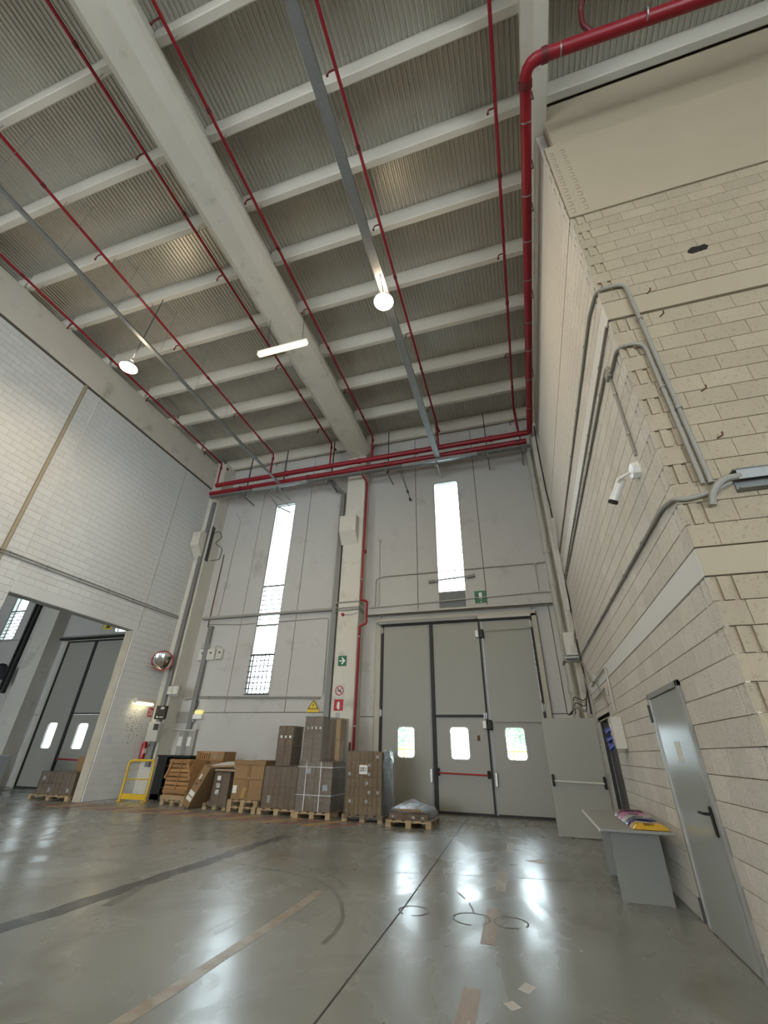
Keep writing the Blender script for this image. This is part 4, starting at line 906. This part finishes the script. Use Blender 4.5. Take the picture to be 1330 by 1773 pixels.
# ================================================================== electric gear near the left corner
t = thing('breaker_box', 'pair of white breaker boxes beside the corner column', 'electric box', (-12.8, 14.7, 3.3))
for x_ in (-12.73, -12.48): MB().box(x_-.115, x_+.115, 13.93, 14.02, 3.22, 3.50, .012).obj('casing', 'offwhite', t); MB().lathe([(.015, 0), (.015, .01)], (x_+.07, 13.93, 3.36), (0, -1, 0), 8).obj('knob', 'ink', t)
MB().box(-12.86, -12.35, 14.02, 14.05, 3.15, 3.56).obj('backplate', 'pvc', t)
for x_, w_, h_, gp in ((-12.25, .36, .44, 0), (-11.86, .36, .44, 0), (-11.45, .27, .40, 1)):
    t = thing('switch_box', ['white switch box on the back wall, nearest the corner', 'white switch box, middle of the three on the back wall', 'white switch box with a black dial, last of the three on the back wall'][[-12.25, -11.86, -11.45].index(x_)], 'electric box', (x_, 14.75, 4.75), 'switch boxes high on the back wall')
    MB().box(x_-w_/2, x_+w_/2, 14.68, 14.8, 4.77-h_/2, 4.77+h_/2, .012).obj('casing', 'offwhite', t); MB().box(x_-.04, x_+.05, 14.674, 14.68, 4.80, 4.86).obj('display', 'ink', t)
box_thing('junction_box', 'grey box on top of the first switch box', 'junction box', MB().box(-12.38, -12.02, 14.68, 14.8, 5.02, 5.22, .01), 'boxgrey', (-12.2, 14.75, 5.1))
conduit('short conduit over the switch boxes', [[(-11.75, 14.76, 5.0), (-11.75, 14.76, 5.12), (-11.45, 14.76, 5.08), (-11.45, 14.76, 4.98)]], .02, 'pvcl', cl=5, fil=.05)
t = thing('control_panel', 'black control panel with a small screen beside the corner column', 'control panel', (-12.8, 14, 2.6))
MB().box(-13.02, -12.56, 13.82, 13.92, 2.38, 2.82, .012).obj('casing', 'black', t); MB().box(-12.90, -12.84, 13.80, 13.82, 2.42, 2.47).obj('socket', 'white', t); MB().box(-12.78, -12.62, 13.812, 13.82, 2.42, 2.46).obj('label_strip', 'boxgrey', t); MB().box(-12.80, -12.66, 13.812, 13.82, 2.70, 2.78).obj('display', 'boxgrey', t)
t = thing('control_panel', 'grey electric cabinet with a black display under the black panel', 'control panel', (-12.8, 14, 1.9))
MB().box(-13.08, -12.60, 13.72, 13.95, 1.66, 2.28, .012).obj('casing', 'boxgrey', t); MB().box(-12.82, -12.62, 13.705, 13.72, 2.02, 2.22).obj('display', 'ink', t)
t = thing('grey_enclosure', 'tall grey enclosure panel behind the trunking', 'electric box', (-12.1, 14.7, 1.7))
MB().box(-12.45, -11.75, 14.66, 14.8, 1.0, 2.1, .01).obj('casing', 'pvc', t)
for x_ in (-12.35, -11.95): MB().box(x_-.08, x_+.08, 14.64, 14.66, 1.55, 1.85).obj('notice_plate', 'paper', t)
t = thing('grey_enclosure', 'wide grey board above the tall enclosure behind the trunking', 'electric box', (-12.2, 14.7, 2.6))
MB().box(-12.75, -11.95, 14.66, 14.8, 2.33, 2.68, .01).obj('casing', 'pvc', t); MB().tube([(-12.9, 14.65, 2.08), (-11.75, 14.65, 2.05), (-11.7, 14.65, 2.3)], .03, 8, .08).obj('pipe_run', 'pvcl', t)
t = thing('emergency_light', 'emergency light with yellow lens on the back wall', 'lamp', (-11.8, 14.7, 2.6))
MB().box(-12.02, -11.63, 14.62, 14.8, 2.43, 2.60, .02).obj('housing', 'white', t); MB().box(-11.98, -11.67, 14.63, 14.8, 2.60, 2.74, .03).obj('lens', 'emgreen', t)
t = thing('cable_loop', 'black coiled cable hanging above the emergency light', 'cable', (-12.0, 14.7, 2.95)); MB().tube([(-12.0+.06*math.cos(a*.5), 14.7, 2.93+.13*math.sin(a*.5)) for a in range(14)], .014, 6).obj('coil', 'rubber', t)
t = thing('pull_switch', 'dark bracket and cables on the corner column below the corbel', 'cable', (-12.5, 14.2, 9))
MB().box(-12.80, -12.76, 14.1, 14.3, 8.7, 10.4).obj('bracket_plate', 'darkmet', t); MB().tube([(-12.75, 14.15, 10.0), (-12.4, 14.2, 10.15), (-12.35, 14.4, 9.9), (-12.6, 14.3, 9.6), (-12.3, 14.5, 9.4), (-12.4, 14.6, 8.9), (-12.7, 14.4, 8.8)], .015, 6, .1).obj('cable', 'rubber', t)
t = thing('air_pipe', 'thin rusty pipe down the panel near the corner', 'pipe', (-12.45, 14.75, 8)); MB().tube([(-12.35, 14.77, 5.9), (-12.35, 14.77, 9.2)], .02, 6).obj('pipe_run', 'rust', t)
conduit('thin painted conduit bent at its top near the corner', [[(-11.95, 14.77, 6.3), (-11.85, 14.77, 10.9), (-12.15, 14.77, 11.3)]], .02, 'pvcl', cl=2.5)
t = thing('fire_extinguisher', 'red fire extinguisher with black hose on the white block wall', 'fire extinguisher', (-13.15, 13.92, 1.2))
MB().lathe([(.001, 0), (.085, .01), (.092, .05), (.092, .46), (.07, .53), (.03, .57), (.03, .60)], (-13.18, 13.9, 1.10), (0, 0, 1), 16).obj('cylinder', 'extred', t, True)
MB().box(-13.21, -13.10, 13.88, 13.92, 1.68, 1.74, .01).obj('valve_handle', 'black', t)
MB().tube([(-13.12, 13.9, 1.70), (-13.06, 13.95, 1.90), (-13.06, 14.08, 1.88), (-13.08, 14.05, 1.66), (-13.08, 13.98, 1.5)], .014, 8, .08).obj('hose', 'rubber', t, True)
MB().box(-13.092, -13.085, 13.84, 13.96, 1.30, 1.45).obj('label_sticker', 'paper', t)
# guard rail
t = thing('guard_rail', 'yellow tubular guard rail standing in front of the black cabinet', 'guard rail', (-12.2, 12.95, 0))
MB().tube([(-12.68, 12.92, .02), (-12.68, 12.92, 1.10), (-11.74, 12.98, 1.12), (-11.74, 12.98, .02)], .036, 10, .12).obj('frame', 'yellow', t, True)
MB().tube([(-12.68, 12.92, .58), (-11.74, 12.98, .60)], .018, 8).obj('mid_rail', 'yellow', t); MB().box(-12.70, -11.72, 12.93, 12.97, .05, .2, .004).obj('kick_plate', 'yellow', t)
for x_ in (-12.68, -11.74): MB().box(x_-.07, x_+.07, 12.86, 13.04, 0, .02).obj('foot_plate', 'yellow', t)
# black cabinet
t = thing('shelf_cabinet', 'open black shelf cabinet behind the yellow guard rail', 'cabinet', (-11.4, 13.7, 0))
b = MB().box(-12.02, -11.98, 13.42, 14.0, .03, 1.24).box(-10.80, -10.76, 13.42, 14.0, .03, 1.24).box(-12.02, -10.76, 13.96, 14.0, .03, 1.24); b.obj('carcass', 'black', t)
MB().box(-12.05, -10.73, 13.38, 14.02, 1.22, 1.27, .004).obj('top', 'black', t)
for z_ in (.35, .66, .95): MB().box(-11.98, -10.8, 13.44, 13.96, z_, z_+.018).obj('shelf', 'darkmet', t)
MB().box(-11.98, -11.66, 13.42, 13.45, .03, 1.22).box(-11.98, -10.8, 13.42, 13.45, .03, .18).obj('front_frame', 'black', t)
box_thing('cardboard_box', 'small dark box on the middle shelf of the black cabinet', 'box', MB().box(-11.5, -11.2, 13.6, 13.85, .68, .86, .004), 'darkmet', (-11.35, 13.7, .68))

# ================================================================== pallets and loads
def pallet(x0, x1, y0, y1, z0=0., label='', h=.14, m='wood', group='wooden pallets on the floor'):
    t = thing('wooden_pallet', label, 'pallet', ((x0+x1)/2, (y0+y1)/2, z0), group)
    W = x1-x0; D = y1-y0; n = max(5, round(W/.22)); bw_ = W/n*.72
    for k in range(n):
        a = x0 + k*(W-bw_)/(n-1); MB().box(a, a+bw_, y0, y1, z0+h-.022, z0+h, .002).obj('top_board', m, t)
    for k in range(3):
        yy = y0 + k*(D-.12)/2; MB().box(x0, x1, yy, yy+.12, z0+h-.044, z0+h-.0225, .002).obj('stringer_board', m, t)
    for i in range(3):
        for j in range(3):
            xx = x0 + i*(W-.13)/2; yy = y0 + j*(D-.12)/2
            MB().box(xx, xx+.13, yy, yy+.12, z0+.022, z0+h-.0445, .003).obj('spacer_block', m, t)
    for i in range(3): xx = x0 + i*(W-.13)/2; MB().box(xx, xx+.13, y0, y1, z0, z0+.0215, .002).obj('bottom_board', m, t)
    return t
def cartons(t, x0, x1, y0, y1, z0, z1, nx, ny, nz, m='card', lab=.25):
    W = (x1-x0)/nx; D = (y1-y0)/ny; H = (z1-z0)/nz
    for k in range(nz):
        for i in range(nx):
            for j in range(ny):
                if 0 < i < nx-1 and 0 < j < ny-1 and k < nz-1: continue
                a = x0+i*W+.003; b_ = x0+(i+1)*W-.003; c = y0+j*D+.003; d = y0+(j+1)*D-.003; e = z0+k*H+.001; f = z0+(k+1)*H-.002
                jt = random.uniform(-.004, .004)
                o = MB().box(a, b_, c+jt, d+jt, e, f, .005).obj('carton', m, t)
                if j == 0 and random.random() < lab:
                    u = a + (b_-a)*random.uniform(.2, .5); MB().box(u, u+W*.28, c+jt-.002, c+jt, e+H*.25, e+H*.6).obj('carton_label', 'paper', o)
                if j == 0: MB().box((a+b_)/2-.02, (a+b_)/2+.02, c+jt-.0015, c+jt, e, f).obj('tape_strip', 'cardd', o)
def wrap(t, loops, m='film', name='stretch_wrap'):
    """loops: list of (z, [(x,y)*n]) rings -> crinkled film shell, subdivided"""
    b = MB(); rings = []
    for li in range(len(loops)-1):
        z0, l0 = loops[li]; z1, l1 = loops[li+1]; ns = max(1, int((z1-z0)/.07))
        for s_ in range(ns + (1 if li == len(loops)-2 else 0)):
            q = s_/ns; ring = []
            for i in range(len(l0)):
                a0 = Vector(l0[i]).lerp(Vector(l1[i]), q); a1 = Vector(l0[(i+1) % len(l0)]).lerp(Vector(l1[(i+1) % len(l0)]), q)
                for k in range(8):
                    p = a0.lerp(a1, k/8); j = random.uniform(0, .012) if k else .004
                    nrm = Vector((a1.y-a0.y, -(a1.x-a0.x))).normalized(); p = p + nrm*j; ring.append((p.x, p.y, z0+(z1-z0)*q))
            rings.append(ring)
    n = len(rings[0]); v = [p for r_ in rings for p in r_]
    f = [(i*n+k, i*n+(k+1) % n, (i+1)*n+(k+1) % n, (i+1)*n+k) for i in range(len(rings)-1) for k in range(n)]
    f.append(tuple(range((len(rings)-1)*n, len(rings)*n))); b.add(v, f)
    return b.obj(name, m, t)
def rl(x0, x1, y0, y1, e=.012): return [(x0-e, y0-e), (x1+e, y0-e), (x1+e, y1+e), (x0-e, y1+e)]
# tall wrapped tower
pallet(-6.08, -5.06, 11.96, 12.98, 0, 'pallet under the tallest wrapped cardboard tower')
t = thing('wrapped_load', 'tallest wrapped cardboard tower with white strapping', 'wrapped load', (-5.57, 12.4, .14))
cartons(t, -6.05, -5.08, 11.98, 12.94, .142, 1.24, 2, 2, 3, 'card3', .5)
cartons(t, -5.98, -5.46, 11.99, 12.45, 1.242, 2.32, 1, 1, 2, 'card3', 0); cartons(t, -5.98, -5.12, 12.46, 12.94, 1.242, 2.30, 2, 1, 2, 'card3', 0)
wrap(t, [(.15, rl(-6.05, -5.08, 11.98, 12.94)), (1.24, rl(-6.05, -5.08, 11.98, 12.94)), (1.30, [(-6.0, 11.97), (-5.44, 11.97), (-5.07, 12.96), (-6.0, 12.96)]), (2.335, [(-5.99, 11.975), (-5.44, 11.975), (-5.08, 12.96), (-5.99, 12.96)])], 'film2')
for x_ in (-5.82, -5.40): MB().box(x_-.008, x_+.008, 11.952, 11.956, .15, 1.25).obj('strap', 'white', t)
for z_ in (.50, 1.12): MB().box(-6.07, -5.06, 11.950, 11.954, z_-.006, z_+.006).box(-5.06, -5.056, 11.95, 12.95, z_-.006, z_+.006).obj('strap', 'white', t)
for k in range(4): MB().box(-5.92+k*.125, -5.87+k*.125, 11.966, 11.97, 2.02, 2.07).obj('label_sticker', 'paper', t)
# middle wrapped with small column
pallet(-7.26, -6.12, 12.15, 12.95, 0, 'pallet under the wrapped block carrying a narrow box column')
t = thing('wrapped_load', 'low wrapped cardboard block between brown stack and tallest tower', 'wrapped load', (-6.7, 12.5, .14))
cartons(t, -7.18, -6.18, 12.18, 12.92, .142, 1.10, 3, 2, 2, 'card3', .1); wrap(t, [(.15, rl(-7.18, -6.18, 12.18, 12.92)), (1.112, rl(-7.18, -6.18, 12.18, 12.92))])
for k in range(6): MB().lathe([(.02, 0), (.02, .004)], (-7.1+k*.155, 12.155, .47), (0, -1, 0), 8).obj('hand_hole', 'ink', t)
t = thing('wrapped_load', 'narrow wrapped box column standing on the low wrapped block', 'wrapped load', (-6.7, 12.6, 1.12))
cartons(t, -6.95, -6.50, 12.28, 12.88, 1.122, 2.10, 1, 1, 2, 'card3', 0); wrap(t, [(1.13, rl(-6.95, -6.50, 12.28, 12.88)), (2.11, rl(-6.95, -6.50, 12.28, 12.88))])
for k in range(3): MB().box(-6.88+k*.14, -6.82+k*.14, 12.255, 12.259, 1.80, 1.86).obj('label_sticker', 'paper', t)
# brown cartons on two pallets
pallet(-8.24, -7.34, 12.2, 12.95, 0, 'lower of the two stacked pallets under the brown cartons', m='wood')
pallet(-8.25, -7.30, 12.2, 12.95, .142, 'upper of the two stacked pallets under the brown cartons', m='wood', group=None)
for i, (z0, z1, lb) in enumerate(((.284, .76, 'lower large brown carton with a torn flap on the stacked pallets'), (.762, 1.22, 'upper large brown carton with an overhanging lid on the stacked pallets'))):
    t = thing('cardboard_box', lb, 'box', (-7.75, 12.5, z0))
    MB().box(-8.19, -7.24, 12.22, 12.93, z0, z1, .01).obj('box_body', 'card', t)
    MB().box(-7.76, -7.66, 12.205, 12.22, z0+.06, z1-.02).obj('tape_strip', 'cardd', t)
    if i == 0: MB().box(-8.15, -8.03, 12.212, 12.22, z0+.15, z0+.33).obj('carton_label', 'paper', t); MB().obox((-7.78, 12.19, z0+.17), (.12, .01, .25), (R(-8), R(8), 0)).obj('torn_flap', 'card2', t)
    else: MB().box(-8.22, -7.20, 12.19, 12.95, z1-.11, z1+.005, .008).obj('lid', 'card', t); MB().box(-7.95, -7.62, 12.17, 12.5, z1+.006, z1+.012).obj('paper_sheet', 'paper', t)
# second wrapped block under the white boards
pallet(-9.20, -8.42, 12.42, 13.1, 0, 'pallet under the wrapped block behind the leaning flat carton')
t = thing('wrapped_load', 'small wrapped block with white labels behind the leaning flat carton', 'wrapped load', (-8.85, 12.7, .14))
cartons(t, -8.98, -8.46, 12.45, 13.08, .142, .90, 1, 1, 1, 'card3', 0); wrap(t, [(.06, rl(-9.18, -8.42, 12.42, 13.1)), (.22, rl(-9.0, -8.45, 12.44, 13.09)), (.905, rl(-8.98, -8.46, 12.45, 13.08))])
for z_ in (.42, .58, .76): MB().box(-8.86, -8.74, 12.425, 12.43, z_-.06, z_+.05).obj('label_sticker', 'paper', t)
t = thing('flat_carton', 'flat white topped carton lying on the small wrapped block', 'box', (-8.7, 12.7, .92))
MB().box(-8.98, -8.30, 12.40, 13.2, .925, .965, .004).obj('box_body', 'card3', t); MB().box(-8.97, -8.31, 12.41, 13.19, .966, .97).obj('top_sheet', 'white', t)
t = thing('flat_carton', 'long white topped flat carton above the other flat one', 'box', (-8.7, 12.8, 1.0))
MB().obox((-8.70, 12.85, 1.095), (1.04, .86, .05), (R(6), R(-3), 0)).obj('box_body', 'card3', t); MB().obox((-8.70, 12.85, 1.123), (1.03, .85, .004), (R(6), R(-3), 0)).obj('top_sheet', 'white', t)
t = thing('flat_carton', 'tall flat brown carton leaning against the small wrapped block', 'box', (-9.6, 12.6, 0))
a = R(27.5); MB().obox((-9.38, 12.62, .55), (.24, .8, 1.10), (0, a, 0), .008).obj('box_body', 'card', t)
def on_lean(u, z): return (-9.38 + u*math.cos(a) + z*math.sin(a), 12.212, .55 - u*math.sin(a) + z*math.cos(a))
for u, z, su, sz in ((0, -.20, .18, .12), (0, -.34, .18, .10), (-.02, .25, .05, .14)): MB().obox(on_lean(u, z), (su, .006, sz), (0, a, 0)).obj('carton_label', 'paper', t)
for u, z in ((.05, .18), (-.03, .05)): MB().obox(on_lean(u, z), (.05, .008, .04), (0, a, 0)).obj('hand_hole', 'ink', t)
# ZE1 load
pallet(-4.76, -3.70, 12.02, 13.0, 0, 'pallet under the wrapped load with the printed label')
t = thing('wrapped_load', 'wrapped load of yellow brown cartons with a white printed label', 'wrapped load', (-4.2, 12.5, .14))
cartons(t, -4.70, -3.74, 12.03, 13.0, .142, 1.50, 4, 3, 7, 'card2', .35)
wrap(t, [(.05, rl(-4.72, -3.71, 12.02, 13.02)), (.2, rl(-4.70, -3.74, 12.03, 13.0)), (1.52, rl(-4.70, -3.74, 12.03, 13.0))], 'film')
b = MB(); ny_, nz_ = 12, 22
b.add([(-3.70 + random.uniform(-.014, .022) + .02*math.sin(j*.9 + k*.7), 12.0 + 1.04*j/ny_, .05 + 1.5*k/nz_ + random.uniform(-.01, .01)) for k in range(nz_+1) for j in range(ny_+1)],
      [(k*(ny_+1)+j, k*(ny_+1)+j+1, (k+1)*(ny_+1)+j+1, (k+1)*(ny_+1)+j) for k in range(nz_) for j in range(ny_)]); b.obj('loose_film', 'film2', t)
MB().box(-4.34, -4.12, 11.995, 12.0, 1.00, 1.20).obj('label_sheet', 'paper', t)
fc = bpy.data.curves.new('label_text', 'FONT'); fc.body = 'ZE1'; fc.size = .115; fc.extrude = .001; fc.offset = .002; fc.align_x = 'CENTER'; fc.align_y = 'CENTER'
fo = bpy.data.objects.new('label_text', fc); C.objects.link(fo); fo.parent = t; fo.location = Vector((-4.23, 11.992, 1.10)) - world_loc(t); fo.rotation_euler = (R(90), 0, 0); fc.materials.append(M['ink'])
bpy.context.view_layer.update()
dg = bpy.context.evaluated_depsgraph_get(); tm = bpy.data.meshes.new_from_object(fo.evaluated_get(dg)); fm = bpy.data.objects.new('printed_text', tm); C.objects.link(fm)
fm.parent = t; fm.location = fo.location; fm.rotation_euler = fo.rotation_euler; bpy.data.objects.remove(fo)
# low pallet
pallet(-3.50, -2.42, 11.62, 12.7, 0, 'pallet carrying the low heap of wrapped cartons beside the gate')
t = thing('wrapped_load', 'low heap of wrapped cartons with crumpled film on top', 'wrapped load', (-2.95, 12.1, .14))
cartons(t, -3.44, -2.50, 11.68, 12.66, .142, .27, 4, 3, 1, 'card', .2); cartons(t, -3.24, -2.70, 11.70, 12.6, .272, .35, 3, 3, 1, 'card', .1)
b = MB(); n = 16; v = []
for j in range(n+1):
    for i in range(n+1):
        u = i/n; w_ = j/n; x_ = -3.48 + u*1.04; y_ = 11.66 + w_*1.02
        e = min(u, 1-u, w_, 1-w_); zz = .30 + .06*min(1, e*6) + random.uniform(0, .025) + .13*math.exp(-((u-.45)**2+(w_-.6)**2)*18)
        if e < .01: zz = .20 if (i == n or j == n or i == 0) else .27
        v.append((x_, y_, zz))
b.add(v, [(j*(n+1)+i, j*(n+1)+i+1, (j+1)*(n+1)+i+1, (j+1)*(n+1)+i) for j in range(n) for i in range(n)]); b.obj('crumpled_film', 'film2', t)
wrap(t, [(.1, rl(-3.46, -2.46, 11.66, 12.68)), (.30, rl(-3.44, -2.50, 11.68, 12.66))], 'film')
# crates
pallet(-10.86, -10.02, 12.62, 13.35, 0, 'pallet under the slatted wooden crate', m='wood')
t = thing('wooden_crate', 'slatted wooden crate with sloping corner braces on a pallet', 'crate', (-10.45, 13, .14))
for k in range(9):
    z_ = .17 + k*.112; dx = .0 if z_ < .6 else (z_-.6)*.12
    MB().obox((-10.44, 12.665, z_+.05), (.86-2*dx, .02, .088), (0, R(random.uniform(-1.5, 1.5)), 0)).obj('slat', 'crate', t)
MB().box(-10.88, -10.0, 12.60, 12.64, .14, .24, .004).obj('bottom_rail', 'wood', t); MB().box(-10.86, -10.02, 12.61, 12.65, .32, .40, .004).obj('rail', 'crate', t); MB().box(-10.84, -10.05, 12.61, 12.66, 1.12, 1.18, .004).obj('top_rail', 'crate', t)
for x0, x1 in ((-10.88, -10.70), (-9.99, -10.17)): MB().obox(((x0+x1)/2, 12.62, .93), (.07, .03, .55), (0, math.atan2(x1-x0, .5), 0)).obj('corner_brace', 'crate', t)
MB().obox((-10.42, 12.64, .75), (.035, .02, .75), (0, R(6), 0)).obj('corner_brace', 'crate', t)
for x_ in (-10.86, -10.02): MB().box(x_-.01, x_+.01, 12.66, 13.33, .15, 1.15).obj('side_panel', 'crate', t)
MB().box(-10.86, -10.02, 13.31, 13.33, .15, 1.15).obj('back_panel', 'crate', t)
for k in range(5): MB().box(-10.86, -10.02, 12.68+k*.13, 12.79+k*.13, 1.16, 1.175).obj('slat', 'crate', t)
t = thing('wooden_crate', 'taller picket sided wooden crate behind the braced crate', 'crate', (-10.1, 13.9, 0))
for k in range(12): MB().box(-10.57+k*.083, -10.525+k*.083, 13.60, 13.615, .05, 1.36).obj('slat', 'crate', t)
for z_ in (.08, 1.16, 1.38): MB().box(-10.64, -9.58, 13.56, 13.60, z_-.03, z_+.03, .003).obj('rail', 'crate', t)
MB().box(-10.64, -10.58, 13.56, 14.2, 0, 1.41, .003).obj('side_panel', 'crate', t)
MB().box(-9.62, -9.57, 13.56, 14.2, 0, 1.41, .003).obj('side_panel', 'crate', t)
# next hall pallet
pallet(-15.4, -13.75, 12.0, 12.9, 0, 'pallet behind the jamb in the next hall')
t = thing('wrapped_load', 'low wrapped cartons behind the opening jamb in the next hall', 'wrapped load', (-14.5, 12.4, .14))
cartons(t, -15.2, -13.75, 12.05, 12.85, .142, .74, 4, 2, 2, 'card3', .5); wrap(t, [(.15, rl(-15.2, -13.75, 12.05, 12.85)), (.755, rl(-15.2, -13.75, 12.05, 12.85))], 'film')
t = thing('cardboard_box', 'brown carton behind the wrapped cartons in the next hall', 'box', (-14.4, 13.2, 0)); MB().box(-14.95, -13.95, 12.95, 13.5, 0, 1.16, .01).obj('box_body', 'card', t); MB().box(-14.5, -14.4, 12.942, 12.95, .1, 1.12).obj('tape_strip', 'cardd', t)
t = thing('desk_machine', 'pale blue grey machine at the edge of the opening in the next hall', 'machine', (-17.6, 11, 0)); MB().box(-18.3, -17.5, 11.5, 12.5, 0, 1.15, .03).obj('body', 'silver', t); MB().box(-18.3, -17.6, 11.45, 11.5, .7, 1.0, .01).obj('panel_front', 'navy', t)

# ================================================================== desk with bags
t = thing('desk', 'grey two legged desk standing against the cream block wall', 'desk', (1.05, 8, 0))
MB().box(.64, 1.44, 6.72, 8.85, .735, .762, .004).obj('desk_top', 'desktop', t); MB().box(.632, .64, 6.72, 8.85, .733, .764).obj('edge_strip', 'white', t)
MB().box(.80, 1.36, 7.24, 7.27, 0, .735, .003).obj('leg_panel', 'desk', t); MB().box(.84, 1.36, 8.62, 8.65, 0, .735, .003).obj('leg_panel', 'desk', t)
MB().box(1.18, 1.21, 7.27, 8.62, .35, .735).obj('modesty_panel', 'desk', t)
def bag(label, m, y0, y1, z0, x0=1.02, x1=1.42, h=.05):
    t = thing('plastic_bag', label, 'bag', ((x0+x1)/2, (y0+y1)/2, z0), 'flat plastic bags on the desk'); nx, ny = 10, 8; v = []
    for s_ in (0, 1):
        for j in range(ny+1):
            for i in range(nx+1):
                u = i/nx; w_ = j/ny; e = min(u, 1-u, w_, 1-w_); ch = min(1, e*5)**.5
                cx = .06*(1-abs(2*w_-1)) if False else 0; zz = z0 + (h*ch + (random.uniform(-.004, .006) if e > 0 else .004)) * s_ + .001
                v.append((x0+(x1-x0)*u, y0+(y1-y0)*w_, zz))
    N_ = (nx+1)*(ny+1); f = []
    for s_ in (0, 1):
        for j in range(ny):
            for i in range(nx): a_ = s_*N_ + j*(nx+1)+i; f.append((a_, a_+1, a_+nx+2, a_+nx+1))
    MB().add(v, f).obj('bag_body', m, t, True)
    MB().box(x0+.12, x0+.24, y0+.03, y0+.05, z0+h*.98, z0+h*1.06).obj('handle_hole', 'ink', t)
    return t
bag('mustard yellow folded plastic bag at the near end of the desk', 'gold', 6.80, 7.12, .763, h=.06)
bag('navy blue folded plastic bag behind the mustard one', 'navy', 7.13, 7.40, .763, h=.07)
bag('silver grey folded plastic bag between navy and mauve ones', 'silver', 7.41, 7.68, .763, h=.07)
bag('mauve pink folded plastic bag near the far end of the row', 'mauve', 7.69, 7.98, .763, h=.075)
bag('dark plum folded plastic bag last in the row', 'plum', 7.99, 8.25, .763, x1=1.44, h=.085)
